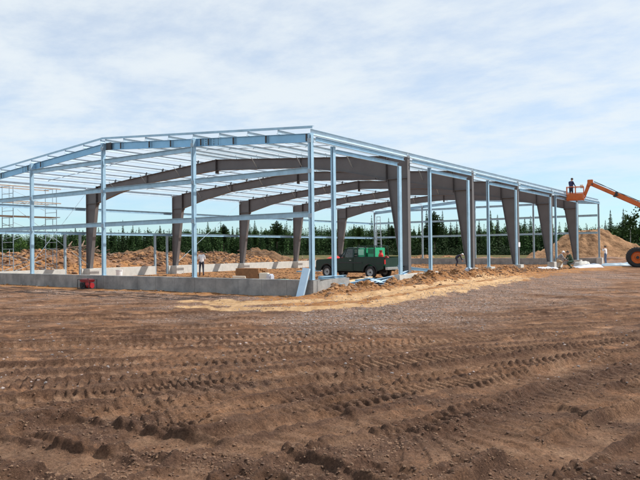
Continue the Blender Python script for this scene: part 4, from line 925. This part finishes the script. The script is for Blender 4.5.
# two men working low beside the fourth column
person('crouched man in grey shirt and white cap beside the white sheeting', P(558.0, 50.0), rc-.1,
   stand(pelvis=(-.05,0,.62), chest=(.17,0,.93), neck=(.27,0,1.05), head=(.36,0,1.18), face=(.8,0,-.6), shl=(.20,.18,1.0), shr=(.20,-.18,1.0), ell=(.34,.22,.76), elr=(.34,-.22,.76), wrl=(.54,.14,.66), wrr=(.54,-.14,.64),
         hipl=(-.05,.10,.58), hipr=(-.05,-.10,.58), knl=(.30,.14,.52), knr=(.26,-.16,.48), anl=(.08,.14,.09), anr=(-.05,-.15,.09)), dict(shirt='grey_cloth', pants='tan_cloth'), hat='white')
person('crouched man in dark green jacket facing the grey-shirted man', P(571.0, 50.4), rc+math.pi+.1,
   stand(pelvis=(-.05,0,.58), chest=(.12,0,.92), neck=(.18,0,1.06), head=(.25,0,1.20), face=(.9,0,-.4), shl=(.14,.19,1.0), shr=(.14,-.19,1.0), ell=(.26,.24,.74), elr=(.26,-.24,.74), wrl=(.46,.14,.62), wrr=(.46,-.14,.60),
         hipl=(-.05,.10,.54), hipr=(-.05,-.10,.54), knl=(.32,.15,.50), knr=(.22,-.15,.36), anl=(.10,.15,.09), anr=(-.12,-.15,.09)), dict(shirt='green_cloth', pants='green_cloth'))
# man by the far corner with his hands up at his face
person('man in white shirt and jeans standing past the far corner, hands at his face', P(605.5, 67.5), rc+math.pi*.75,
   stand(head=(.03,0,1.66), ell=(.14,.30,1.25), elr=(.14,-.30,1.25), wrl=(.20,.12,1.48), wrr=(.20,-.12,1.48)), dict(shirt='shirt_white', pants='denim'))
# man in the basket
person('man in navy clothes standing in the orange lift basket', tuple(BASKET), rc+.5,
   stand(chest=(.04,0,1.33), neck=(.08,0,1.49), head=(.12,0,1.64), ell=(.12,.26,1.16), elr=(.14,-.24,1.14), wrl=(.34,.2,1.06), wrr=(.36,-.16,1.05), face=(.95,0,-.3)), dict(shirt='blue_cloth', pants='denim_dark'))

# ------------------------------------------------------------------ clutter
def put(nm, mb, m, x, y, rz, lb, cat, z=None, bevel=0, rot=None, group=None, kids=(), smooth=False):
    o = mb.build(nm, M[m], bevel=bevel, smooth=smooth); o.location = (x, y, gz(x, y) if z is None else z); o.rotation_euler = rot or (0, 0, rz); tag(o, lb, cat, group)
    for kn, kmb, km in kids: kmb.build(kn, M[km], o)
    return o
def generator():
    x, y = G(90, 289); root = empty('generator', (x, y-.15, gz(x, y-.15)), .15); tag(root, 'small red and black engine generator beside the shaded foundation wall', 'generator')
    fr = MB()
    for s in (-1, 1):
        P_ = [(-.36, s*.24, .03), (-.36, s*.24, .46), (.36, s*.24, .46), (.36, s*.24, .03), (-.36, s*.24, .03)]
        for a, b in zip(P_, P_[1:]): fr.cyl(a, b, .016, n=6)
    for x_, z in ((-.36, .03), (-.36, .46), (.36, .46), (.36, .03)): fr.cyl((x_, -.24, z), (x_, .24, z), .016, n=6)
    fr.build('tube_frame', M['blackpl'], root)
    MB().box((-.30, -.20, .33), (.32, .20, .475)).build('fuel_tank', M['darkred'], root, bevel=.04)
    MB().cyl((.05, 0, .47), (.05, 0, .50), .04).build('tank_cap', M['blackpl'], root)
    MB().box((-.30, -.17, .05), (.02, .17, .32)).build('engine', M['blackpl'], root, bevel=.02)
    MB().cyl((.05, 0, .18), (.33, 0, .18), .13, n=18).build('alternator', M['darkred'], root)
    MB().cyl((-.16, -.17, .19), (-.16, -.20, .19), .10, n=16).build('recoil_starter', M['black'], root)
    MB().box((.12, -.235, .2), (.30, -.19, .33)).build('control_panel', M['darkred'], root, bevel=.01)
generator()
def bucket(px, py, h, label, z=0):
    x, y = px, py; root = empty('bucket', (x, y, gz(x, y))); tag(root, label, 'bucket')
    MB().lathe([(0, h*.38), (0, .40*h), (h*.9, h*.46), (h*.9, h*.50), (h, h*.50), (h, h*.46), (h*.05, h*.37)], (0, 0, 0), (0, 0, 1), 20).build('pail', M['white'], root)
    b = MB(); P_ = [(math.cos(t)*h*.5, 0, h*.92-math.sin(t)*h*.3) for t in [math.pi*i/8 for i in range(9)]]
    for a, c in zip(P_, P_[1:]): b.cyl(a, c, .008, n=5)
    b.build('handle', M['blackpl'], root)
bucket(-W+1.0, 9.4, .50, 'white plastic bucket inside by the far long wall')
put('tub', MB().lathe([(0, .20), (0, .24), (.42, .30), (.46, .32), (.46, .28), (.04, .20)], (0, 0, 0), (0, 0, 1), 20), 'blackpl', *G(-1.5, 284), 0, 'black plastic tub at the left end of the shaded foundation wall', 'tub')
# timber stack and crates behind the near gable wall
def crates():
    x, y = AT(251, 35.5); g = gz(x, y); root = empty('lumber_stack', (x, y, g), .04); tag(root, 'stack of brown planks inside the near gable wall', 'lumber stack')
    MB().box((-.62, -.30, 0), (-.50, .30, .1)).build('bearer', M['wood'], root); MB().box((.50, -.30, 0), (.62, .30, .1)).build('bearer', M['wood'], root)
    rg = random.Random(5)
    for i in range(9):
        for j in range(4):
            dx = rg.uniform(-.03, .03); MB().box((-.78+dx, -.36+.185*j, .102+.075*i), (.78+dx, -.36+.185*j+.175, .102+.075*i+.068)).build('plank', M['wood'], root)
    x2, y2 = AT(251, 36.8); o = put('plank_pile', (lambda b: [b.box((-.7+rg.uniform(-.1, .1), -.4+.2*j, .09*i), (.8+rg.uniform(-.1, .1), -.4+.2*j+.18, .09*i+.08)) for i in range(8) for j in range(4)] and b)(MB()), 'wood', x2, y2, .25, 'looser pile of planks just behind the plank stack', 'plank pile')
    b = MB(); b.box((-.22, -.2, 0), (.22, .2, .52)); x3, y3 = AT(264.0, 34.8); put('cardboard_box', b, 'paper', x3, y3, .35, 'cream box standing at the right end of the plank stack', 'box', bevel=.01, kids=[('lid_flap', MB().box((-.21, -.19, .522), (.21, .19, .535)), 'paper')])
    x4, y4 = AT(270, 34.4); b = MB(); b.box((-.18, -.16, 0), (.18, .16, .48)); put('white_sack', b, 'film', x4, y4, -.2, 'pale wrapped bundle right of the cream box', 'bundle', bevel=.06)
    x5, y5 = AT(240, 34.2); put('white_board', MB().box((-.42, -.02, 0), (.42, .02, .42)), 'paper', x5, y5, .05, 'pale board leaning low at the left end of the planks', 'board', rot=(.25, 0, .05))
    for i, (px, dd, s) in enumerate(((279, 34.2, .22), (284, 33.8, .28))):
        x6, y6 = AT(px, dd); b = MB(); b.box((-s, -.15, 0), (s, .15, .22)); put('tool_bag', b, ('green_cloth', 'cyan_pl')[i], x6, y6, .4*i, ('small dark green tool bag on the shed floor right of the boxes', 'pale teal tool box on the shed floor inside the gable')[i], ('bag', 'tool box')[i], bevel=.05, kids=[('handle', MB().bar((-.08, 0, .25), (.08, 0, .25), .02, .03), 'blackpl')])
crates()
# bright channel leaning on the corner of the foundation
b = MB(); b.ext(csec(.08, .30, .01), (0, 0, 0), (0, 0, 1.08), up=(1, 0, 0)); o = b.build('leaning_channel', M['sheet']); o.location = (-.22, -.46, gz(-.22, -.46)-.02); o.rotation_euler = (math.radians(-15), math.radians(6), 0); tag(o, 'pale blue steel channel leaning against the foundation at the near corner', 'steel channel')
# loose galvanised pieces
def piece(nm, p0, p1, lb, w=.07, h=.16, m='galv', cat='steel channel', sec='c', up=(0,0,1), group=None): return member(nm, p0, p1, lb, cat, w, h, group, sec, m, up)
piece('loose_channel', (.10, .35, ZF+.06), (-.05, 2.25, ZF+.06), 'upper galvanised channel lying along the top of the sunlit foundation stub', .16, .08)
piece('loose_channel', (-.75, .9, ZF+.10-.3), (-1.9, 3.7, ZF+.12-.3), 'galvanised channel lying low behind the near corner post', .18, .10)
def gp(px, py, z): x, y = G(px, py, z); return (x, y, z)
piece('loose_channel', gp(297, 271.5, .25), gp(322, 270.5, .25), 'galvanised channel lying on the shed floor left of the truck front wheel', .16, .09)
piece('loose_channel', gp(319, 277.0, .64), gp(337, 276.5, .64), 'short galvanised channel on the foundation stub under the truck front', .16, .08)
Zb = .30
for i, (a, c, m, w, h, lb) in enumerate((
   ((339, 285.2), (361, 281.2), 'galv', .14, .10, 'pale galvanised channel lying left of the timber plank on the berm'),
   ((356, 280.8), (374, 278.6), 'galv', .14, .10, 'galvanised channel lying under the end of the timber plank'),
   ((348, 281.8), (371, 276.6), 'wood_light', .16, .06, 'pale timber plank on the berm in front of the truck'),
   ((366, 277.5), (382, 283.0), 'sheet', .16, .08, 'bluish flashing strip crossing the scrap pile below the truck tail'),
   ((370, 281.5), (394, 276.2), 'galv', .16, .10, 'galvanised channel lying right of the timber plank below the truck tail'),
   ((376, 283.4), (395, 277.6), 'sheet', .12, .08, 'pale blue channel offcut at the right end of the scrap pile'),
   ((363, 283.2), (379, 280.2), 'white', .14, .05, 'white trim strip in the middle of the scrap pile'))):
    p = gp(a[0], a[1], .36); q = gp(c[0], c[1], .40)
    p = (p[0], p[1], max(.36, gz(p[0], p[1])+.05)); q = (q[0], q[1], max(.38, gz(q[0], q[1])+.06))
    if m == 'wood_light': tag(MB().bar(p, q, w, h).build('timber_plank', M[m]), lb, 'plank')
    else: piece('scrap_channel', p, q, lb, w, h, m, 'steel offcut')
piece('loose_beam', gp(399, 267.5, .85), gp(429.5, 270.3, .66), 'long pale galvanised channel propped from the first brown column to the next post', .14, .14)
piece('loose_beam', gp(399, 266.0, .95), gp(413, 268.2, .72), 'dark shaded channel end lying against the first brown column foot', .14, .1, 'galv_dull')
piece('loose_beam', gp(402, 273.8, .60), gp(410, 270.6, .70), 'short bluish offcut beside the first brown column foot', .12, .1, 'sheet')
piece('loose_beam', gp(434, 275, .3), gp(447, 274.4, .3), 'thin channel on the ground right of the first door post footing', .1, .06)
piece('loose_beam', gp(452, 273, .3), gp(468, 272.0, .3), 'thin channel on the ground left of the second brown column', .1, .06)
def lump(nm, x, y, sx, sy, sz, m, lb, cat, seed=1, z=None, rz=0):
    rg = random.Random(seed); bm = bmesh.new(); bmesh.ops.create_cube(bm, size=2); bmesh.ops.subdivide_edges(bm, edges=bm.edges, cuts=5, use_grid_fill=True)
    for v in bm.verts:
        c = v.co; e = (abs(c.x)**4+abs(c.y)**4+abs(c.z)**4)**.25; c /= e; n = .10*math.sin(5*c.x+seed)*math.cos(4*c.y+seed*2)+.07*math.sin(9*c.z+7*c.x+seed)
        c *= 1+n; v.co = (c.x*sx/2, c.y*sy/2, (c.z+1)*sz/2)
    me = bpy.data.meshes.new(nm); bm.to_mesh(me); bm.free(); me.polygons.foreach_set('use_smooth', [True]*len(me.polygons)); me.materials.append(M[m])
    o = bpy.data.objects.new(nm, me); COL.objects.link(o); o.location = (x, y, gz(x, y)-.03 if z is None else z); o.rotation_euler = (0, 0, rz); return tag(o, lb, cat)
x, y = AT(468.5, 36.5); lump('white_sack', x, y, .38, .35, .55, 'film', 'upright white sack at the foot of the second brown column', 'sack', 3)
x, y = AT(471.5, 36.9); lump('blue_sack', x, y, .30, .30, .42, 'sheet', 'bluish sack leaning right of the upright white sack', 'sack', 5)
x, y = AT(446, 34.0); lump('white_rag', x, y, .28, .22, .18, 'white', 'small white rag on the soil between the first and second columns', 'rag', 7)
# white wrapped packs along the far half of the open side
def film_sheet(nm, c, sx, sy, h, rz, lb, seed, m='film', tilt=0):
    N, K = 17, 7; rg = random.Random(seed); vs = []; ph = rg.uniform(0, 6)
    for i in range(N):
        for j in range(K):
            a, b_ = i/(N-1), j/(K-1); edge = min(1, 6*min(a, 1-a), 6*min(b_, 1-b_)); vs.append(((a-.5)*sx, (b_-.5)*sy, edge*(h+tilt*(a-.5)+.05*math.sin(9*a+ph)*math.cos(7*b_+ph)+.02*math.sin(25*a))))
    fs = [(i*K+j, i*K+j+1, (i+1)*K+j+1, (i+1)*K+j) for i in range(N-1) for j in range(K-1)]
    n = len(vs); b = MB(); b.add(vs+[(x_, y_, -.08) for x_, y_, z_ in vs], fs+[tuple(q+n for q in reversed(f)) for f in fs])
    bd = [i*K for i in range(N)]+[(N-1)*K+j for j in range(1, K)]+[i*K+K-1 for i in range(N-2, -1, -1)]+[j for j in range(K-2, 0, -1)]
    for a, q in zip(bd, bd[1:]+bd[:1]): b.f.append((a, q, q+n, a+n)); b.m.append(0)
    o = b.build(nm, M[m], smooth=True); o.location = (c[0], c[1], gz(*c)); o.rotation_euler = (0, 0, rz); return tag(o, lb, 'sheeting pack')
film_sheet('sheeting_pack', AT(546, 49.5), 1.7, .9, .12, rc, 'low white wrapped sheeting left of the crouching men', 2)
film_sheet('sheeting_pack', AT(587, 54.0), 2.5, 1.0, .20, rc+.3, 'large white wrapped pack lying before the far corner footing', 3, tilt=.22)
film_sheet('sheeting_pack', AT(582, 56.0), 1.3, .8, .42, rc+.2, 'taller pale grey wrapped pack behind the large white one', 4, 'conc_light')
film_sheet('panel_stack', AT(618, 60.0), 3.0, 1.1, .22, rc, 'flat stack of blue-grey wall panels left of the big lift wheel', 5, 'bluegrey')

# ------------------------------------------------------------------ soil pile beyond the far corner
def mound(nm, c, rx_, ry_, h, rz, lb, seed, mt, cat='soil pile', flat=.0):
    N, K = 120, 60; A, T = np.meshgrid(np.linspace(0, 2*np.pi, N, endpoint=False), np.linspace(0, 1, K), indexing='xy')
    irr = 1+.16*np.sin(2*A+seed)+.09*np.sin(5*A+2*seed)
    x = np.cos(A)*T*rx_*irr; y = np.sin(A)*T*ry_*irr
    prof = np.clip(1-(T-flat)/(1-flat), 0, 1)**1.05
    z = h*np.minimum(prof, 1)*(1+.0*x)+fbm(x+seed*9, y, 3.2, 5, 400+seed, .55)*.50*(1-.6*T)+np.abs(fbm(x*1.0, y, 1.1, 4, 420+seed, .6))*.22-.25
    g = np.sin(A*14+3*vn(A*3, T*2, 31))*.10*np.sin(np.pi*T); z = z+g
    V = np.stack([x, y, z], -1).reshape(-1, 3); i = (np.arange(K-1)*N)[:, None]; j = np.arange(N)[None]; jn = (j+1) % N
    F = np.stack([i+j, i+jn, i+N+jn, i+N+j], -1).reshape(-1, 4)
    me = npmesh(nm, V, F, mt); o = bpy.data.objects.new(nm, me); COL.objects.link(o); o.location = (c[0], c[1], 0); o.rotation_euler = (0, 0, rz); return tag(o, lb, cat)
def pile_mat():
    m = mat('dug_soil', (.17, .092, .050), .95, 0, scale=.9, col2=(.38, .225, .125), bump=1.0, bscale=5, spec=.1); m.node_tree.nodes['Bump'].inputs['Distance'].default_value = .12; return m
M['pile'] = pile_mat()
M['pile_dark'] = mat('dark_root_soil', (.085, .05, .032), .95, 0, scale=1.4, col2=(.25, .15, .085), bump=1.0, bscale=6, spec=.1)
mound('soil_pile', AT(590, 90), 7.5, 5.6, 3.75, rc, 'tall heap of dug brown soil beyond the far corner of the shed', 2, M['pile'], flat=.18)
mound('soil_pile', AT(652, 88), 6.0, 4.0, 1.5, rc, 'low heap of darker soil to the right of the tall one', 5, M['pile'])
for i, (px, d, a, h) in enumerate(((495, 96, 6, .8), (418, 100, 4, 1.1), (450, 104, 5, .7))):
    mound('soil_pile', AT(px, d), a, 2.5, h, rc, ['low spread of soil seen beyond the third bay of the open side', 'small pale soil heap seen just right of the first brown column', 'low soil ridge seen right of the small pale heap'][i], 7+i, M['pile'])
for i, (px, d, a, h) in enumerate(((150, 66, 7, 2.0), (255, 75, 8, 1.7), (90, 66, 6, 1.7), (40, 62, 6, 1.5))):
    mound('soil_pile', AT(px, d), a, 3.0, h, rc, ['dark brown soil and root heap behind the second doorway', 'brown soil heap beyond the far wall, between the second and third columns', 'brown heap behind the first far column', 'soil heap behind the scaffold'][i], 11+i, M['pile_dark'])

# ------------------------------------------------------------------ forest
def spruce(seed, H, dens=1.0, wid=.155, pine=False):
    rg = np.random.default_rng(seed); V = []; F = []; M2 = []
    nw = int(46*dens) if not pine else int(34*dens)
    z0 = .10 if not pine else .42
    for i in range(nw):
        t = (i+rg.uniform(-.3, .3))/nw; z = H*(z0+(1-z0)*t); 
        R = H*wid*((1-t)**.85)+.08 if not pine else H*.17*math.sin(math.pi*min(1, .22+.78*t))**.7
        R *= rg.uniform(.72, 1.18); nb = int(rg.integers(6, 10)); ph = rg.uniform(0, 6.28)
        for b in range(nb):
            a = ph+6.283*b/nb+rg.uniform(-.3, .3); Lb = R*rg.uniform(.55, 1.15); dz = -Lb*rg.uniform(.25, .55) if not pine else Lb*rg.uniform(-.1, .45)
            c, s = math.cos(a), math.sin(a); ns = 3
            for k in range(ns):
                f0, f1 = k/ns, (k+1)/ns; w0 = (.26*(1-f0)+.10)*Lb*.8+.05; tw = rg.uniform(-.6, .6)
                p0 = np.array([c*Lb*f0, s*Lb*f0, z+dz*f0]); p1 = np.array([c*Lb*f1, s*Lb*f1, z+dz*f1*1.0])
                sd = np.array([-s, c, tw])*w0; jz = rg.uniform(-.12, .12, 3)
                o = len(V); V += [p0, p0*.5+p1*.5+sd+jz*.6, p1+jz*.3, p0*.5+p1*.5-sd-jz*.6]; F.append((o, o+1, o+2, o+3))
                if k: 
                    o = len(V); V += [p0, p0*.4+p1*.6+np.array([0, 0, -w0*1.1]), p1, p0*.6+p1*.4+np.array([0, 0, w0*.35])]; F.append((o, o+1, o+2, o+3))
    for b in range(5):
        a = 1.257*b; o = len(V); V += [np.array([0, 0, H*1.02]), np.array([math.cos(a)*.13, math.sin(a)*.13, H*.965]), np.array([0, 0, H*.95]), np.array([-math.cos(a)*.10, -math.sin(a)*.10, H*.97])]; F.append((o, o+1, o+2, o+3))
    return np.array(V), np.array(F)
def leafy(seed, H):
    rg = np.random.default_rng(seed); n = 900; cl = rg.normal(0, 1, (16, 3))*np.array([H*.13, H*.13, H*.19])+np.array([0, 0, H*.60]); V = []; F = []
    for i in range(n):
        c = cl[rg.integers(0, 16)]+rg.normal(0, 1, 3)*H*.055; u = rg.normal(0, 1, 3); u /= np.linalg.norm(u); v = np.cross(u, rg.normal(0, 1, 3)); v /= np.linalg.norm(v); s = H*rg.uniform(.016, .034)
        o = len(V); V += [c-u*s, c+v*s*.8, c+u*s, c-v*s*.8]; F.append((o, o+1, o+2, o+3))
    return np.array(V), np.array(F)
def trunk_mesh(H, m, r=.15):
    b = MB(); pts = [(0, 0, -.5), (.05, .03, H*.35), (0, .06, H*.7), (0, 0, H*.97)]; rr = [r, r*.75, r*.45, r*.08]
    for i in range(3): b.cyl(pts[i], pts[i+1], rr[i], rr[i+1], 7)
    for k in range(6):
        a = k*1.1; z = H*(.3+.1*k); b.cyl((0, .03, z), (math.cos(a)*H*.06, math.sin(a)*H*.06, z-.1), r*.2, r*.06, 4)
    me = bpy.data.meshes.new('trunk'); me.from_pydata(b.v, [], b.f); me.materials.append(m); return me
KIND = []
for i, (H, d, wd, pine) in enumerate(((12, 1.2, .150, False), (13.5, 1.2, .125, False), (10, 1.0, .17, False), (11, 1.1, .14, False), (12, 1.0, .17, True), (8, 1.0, .19, False), (14.5, 1.1, .105, False))):
    V, F = spruce(50+i, H, d, wd, pine); KIND.append(('pine_tree' if pine else 'spruce_tree', npmesh('crown', V, F, M['pine' if pine else 'spruce'], smooth=False), trunk_mesh(H, M['bark']), H))
for i in range(2):
    V, F = leafy(80+i, 8.0); KIND.append(('birch_tree', npmesh('crown', V, F, M['birch'], smooth=False), trunk_mesh(8.0, M['birch_bark'], .10), 8.0))
# the forest edge: distance and wanted top height (photo row of the crowns) by bearing
EDGE = [(-60, 235, 9.4), (0, 232, 9.4), (90, 226, 10.0), (180, 214, 10.6), (260, 202, 10.4), (340, 196, 10.2), (400, 172, 9.2), (470, 160, 8.6), (530, 150, 8.2), (600, 138, 7.4), (640, 128, 7.1), (720, 116, 7.5), (820, 108, 8)]
def edge(px):
    for (a, d0, h0), (b, d1, h1) in zip(EDGE, EDGE[1:]):
        if a <= px <= b: t = (px-a)/(b-a); return d0+(d1-d0)*t, h0+(h1-h0)*t
    return EDGE[-1][1:] if px > 0 else EDGE[0][1:]
TALL = {410: 9.3, 427: 11.7, 434.5: 11.3, 443: 11.2, 491: 10.4, 498: 9.5, 531: 8.8, 611: 8.7, 624: 8.7, 631: 8.0, 123: 12, 133: 10.6, 208: 11.5, 221: 11.3, 277: 11, 287: 10.8, 255: 11, 372: 11.2, 389: 10.3, 471: 9.2}
rg = random.Random(21); spots = []
for px, h in TALL.items():
    d, h0 = edge(px); spots.append((px, d+rg.uniform(-2, 4), h, None))
px = -45.0
while px < 700:
    d, h = edge(px); step = 2.1*648/d*.66
    spots.append((px+rg.uniform(-.8, .8), d+rg.uniform(-1, 14), h*rg.uniform(.62, 1.02), None)); px += step
print('trees', len(spots))
rg2 = random.Random(5); cnt = 0
for px, d, h, _ in spots:
    x, y = AT(px, d); q = rg2.random()
    if (x > 0 or y > L) and px > 560 and q < .30 and h < 8: k = 7+rg2.randrange(2)
    elif q < .13 and h < 12.5: k = 4
    elif q < .20 and h < 8.5: k = 7+rg2.randrange(2)
    elif h > 10.7: k = rg2.choice((1, 6))
    else: k = rg2.choice((0, 1, 2, 3, 5, 3))
    nm, cm, tm, H0 = KIND[k]; s = h/H0
    root = empty(nm, (x, y, -.1), rg2.uniform(0, 6.28)); root.scale = (s*rg2.uniform(.9, 1.2), s*rg2.uniform(.9, 1.2), s)
    lb = {'pine_tree': 'bushy pine tree with a rounded crown at the forest edge', 'spruce_tree': 'dark pointed spruce tree standing at the forest edge', 'birch_tree': 'light green leafy tree among the conifers at the forest edge'}[nm]
    tag(root, lb, 'tree', {'pine_tree': 'pines at the forest edge', 'spruce_tree': 'spruces at the forest edge', 'birch_tree': 'leafy trees at the forest edge'}[nm])
    for nn, me in (('crown', cm), ('trunk', tm)):
        c = bpy.data.objects.new(nn, me); COL.objects.link(c); c.parent = root
    cnt += 1
# the wood behind, read as one mass
Vs = []; Fs = []; o = 0; rr_ = np.random.default_rng(9)
base = [spruce(90+i, 10.5, .50, .19, i == 2) for i in range(4)]
px = -120.0
for row in range(5):
    px = -140.0+row*3
    while px < 860:
        d, h = edge(px); d += 13+row*7+rr_.uniform(-2, 2); x, y = AT(px, d); V, F = base[rr_.integers(0, 4)]; s = h/10.5*rr_.uniform(.76, .95)
        a = rr_.uniform(0, 6.28); c_, s_ = math.cos(a), math.sin(a); Q = V*s; Vs.append(np.stack([Q[:, 0]*c_-Q[:, 1]*s_+x, Q[:, 0]*s_+Q[:, 1]*c_+y, Q[:, 2]], -1)); Fs.append(F+o); o += len(V); px += 1.6*648/d
me = npmesh('forest', np.concatenate(Vs), np.concatenate(Fs), M['spruce'], smooth=False); fo = bpy.data.objects.new('forest', me); COL.objects.link(fo); tag(fo, 'dense dark conifer forest behind the trees at its edge', None, None, 'stuff')
# undergrowth along the edge
Vs = []; n = 70000; pxs = rr_.uniform(-60, 720, n); ds = np.array([edge(p)[0] for p in pxs])+rr_.uniform(-5, 8, n); XY = np.array([AT(p, d) for p, d in zip(pxs, ds)])
zc = rr_.random(n)**1.6*(.6+3.2*vn(XY[:, 0]/4.0, XY[:, 1]/4.0, 7)**2); u = rr_.normal(0, 1, (n, 3)); u /= np.linalg.norm(u, axis=1)[:, None]; v = np.cross(u, rr_.normal(0, 1, (n, 3))); v /= np.linalg.norm(v, axis=1)[:, None]
c = np.stack([XY[:, 0], XY[:, 1], zc], -1); s = rr_.uniform(.07, .20, (n, 1)); V = np.stack([c-u*s, c+v*s, c+u*s, c-v*s], 1).reshape(-1, 3)
me = npmesh('undergrowth', V, np.arange(4*n).reshape(-1, 4), M['scrub'], smooth=False); uo = bpy.data.objects.new('undergrowth', me); COL.objects.link(uo); tag(uo, 'low green scrub along the foot of the forest', None, None, 'stuff')

# ------------------------------------------------------------------ sky and sun
EL, AZ = math.radians(50), math.radians(49)      # azimuth from +Y towards +X
sd = Vector((math.sin(AZ)*math.cos(EL), math.cos(AZ)*math.cos(EL), math.sin(EL)))
su = bpy.data.lights.new('sun', 'SUN'); su.energy = 5.0; su.angle = math.radians(.53); su.color = (1, .955, .88)
so = bpy.data.objects.new('sun', su); COL.objects.link(so); so.rotation_euler = sd.to_track_quat('Z', 'Y').to_euler()
w = bpy.data.worlds.new('World'); scn.world = w; w.use_nodes = True; n = w.node_tree.nodes; l = w.node_tree.links; n.clear()
out = n.new('ShaderNodeOutputWorld'); bg = n.new('ShaderNodeBackground'); bg.inputs['Strength'].default_value = .12
sky = n.new('ShaderNodeTexSky'); sky.sky_type = 'NISHITA'; sky.sun_disc = False; sky.sun_elevation = EL; sky.sun_rotation = AZ; sky.air_density = 1.0; sky.dust_density = .35; sky.ozone_density = 1.5; sky.altitude = 100
tc = n.new('ShaderNodeTexCoord'); sx = n.new('ShaderNodeSeparateXYZ'); l.new(tc.outputs['Generated'], sx.inputs[0])
def mth(op, a, b=None, c=None):
    m = n.new('ShaderNodeMath'); m.operation = op
    for i, q in enumerate((a, b, c)):
        if q is None: continue
        if isinstance(q, (int, float)): m.inputs[i].default_value = q
        else: l.new(q, m.inputs[i])
    return m.outputs[0]
zc = mth('MAXIMUM', mth('ADD', sx.outputs[2], .10), .03); cx = mth('DIVIDE', sx.outputs[0], zc); cyy = mth('DIVIDE', sx.outputs[1], zc)
cb = n.new('ShaderNodeCombineXYZ'); l.new(cx, cb.inputs[0]); l.new(cyy, cb.inputs[1])
mp = n.new('ShaderNodeMapping'); mp.inputs['Rotation'].default_value = (0, 0, .35); mp.inputs['Scale'].default_value = (1.1, 1.35, 1); l.new(cb.outputs[0], mp.inputs['Vector'])
nz = n.new('ShaderNodeTexNoise'); nz.inputs['Scale'].default_value = 1.5; nz.inputs['Detail'].default_value = 12; nz.inputs['Roughness'].default_value = .62; nz.inputs['Distortion'].default_value = .1; l.new(mp.outputs[0], nz.inputs['Vector'])
mr = n.new('ShaderNodeMapRange'); mr.interpolation_type = 'SMOOTHSTEP'; mr.inputs['From Min'].default_value = .30; mr.inputs['From Max'].default_value = .64; mr.inputs['To Max'].default_value = .92; l.new(nz.outputs['Fac'], mr.inputs['Value'])
low = n.new('ShaderNodeMapRange'); low.interpolation_type = 'SMOOTHSTEP'; low.inputs['From Min'].default_value = -.03; low.inputs['From Max'].default_value = .17; l.new(sx.outputs[2], low.inputs['Value'])
fac = mth('MULTIPLY', mth('ADD', mth('MULTIPLY', mr.outputs[0], .38), .57), low.outputs[0])
tint = n.new('ShaderNodeMix'); tint.data_type = 'RGBA'; tint.blend_type = 'MULTIPLY'; tint.inputs[0].default_value = 1; tint.inputs[7].default_value = (.68, .97, 1.20, 1); l.new(sky.outputs[0], tint.inputs[6])
mx = n.new('ShaderNodeMix'); mx.data_type = 'RGBA'; l.new(fac, mx.inputs[0]); l.new(tint.outputs[2], mx.inputs[6]); mx.inputs[7].default_value = (6.25, 6.72, 7.0, 1)
l.new(mx.outputs[2], bg.inputs['Color']); l.new(bg.outputs[0], out.inputs[0])
v = scn.view_settings; scn.display_settings.display_device = 'sRGB'; v.view_transform = 'Standard'; v.look = 'None'; v.exposure = .2; v.gamma = 1; v.use_curve_mapping = False
scn.cycles.max_bounces = 6; scn.cycles.diffuse_bounces = 3; scn.cycles.transparent_max_bounces = 8
print('objects', len(bpy.data.objects))
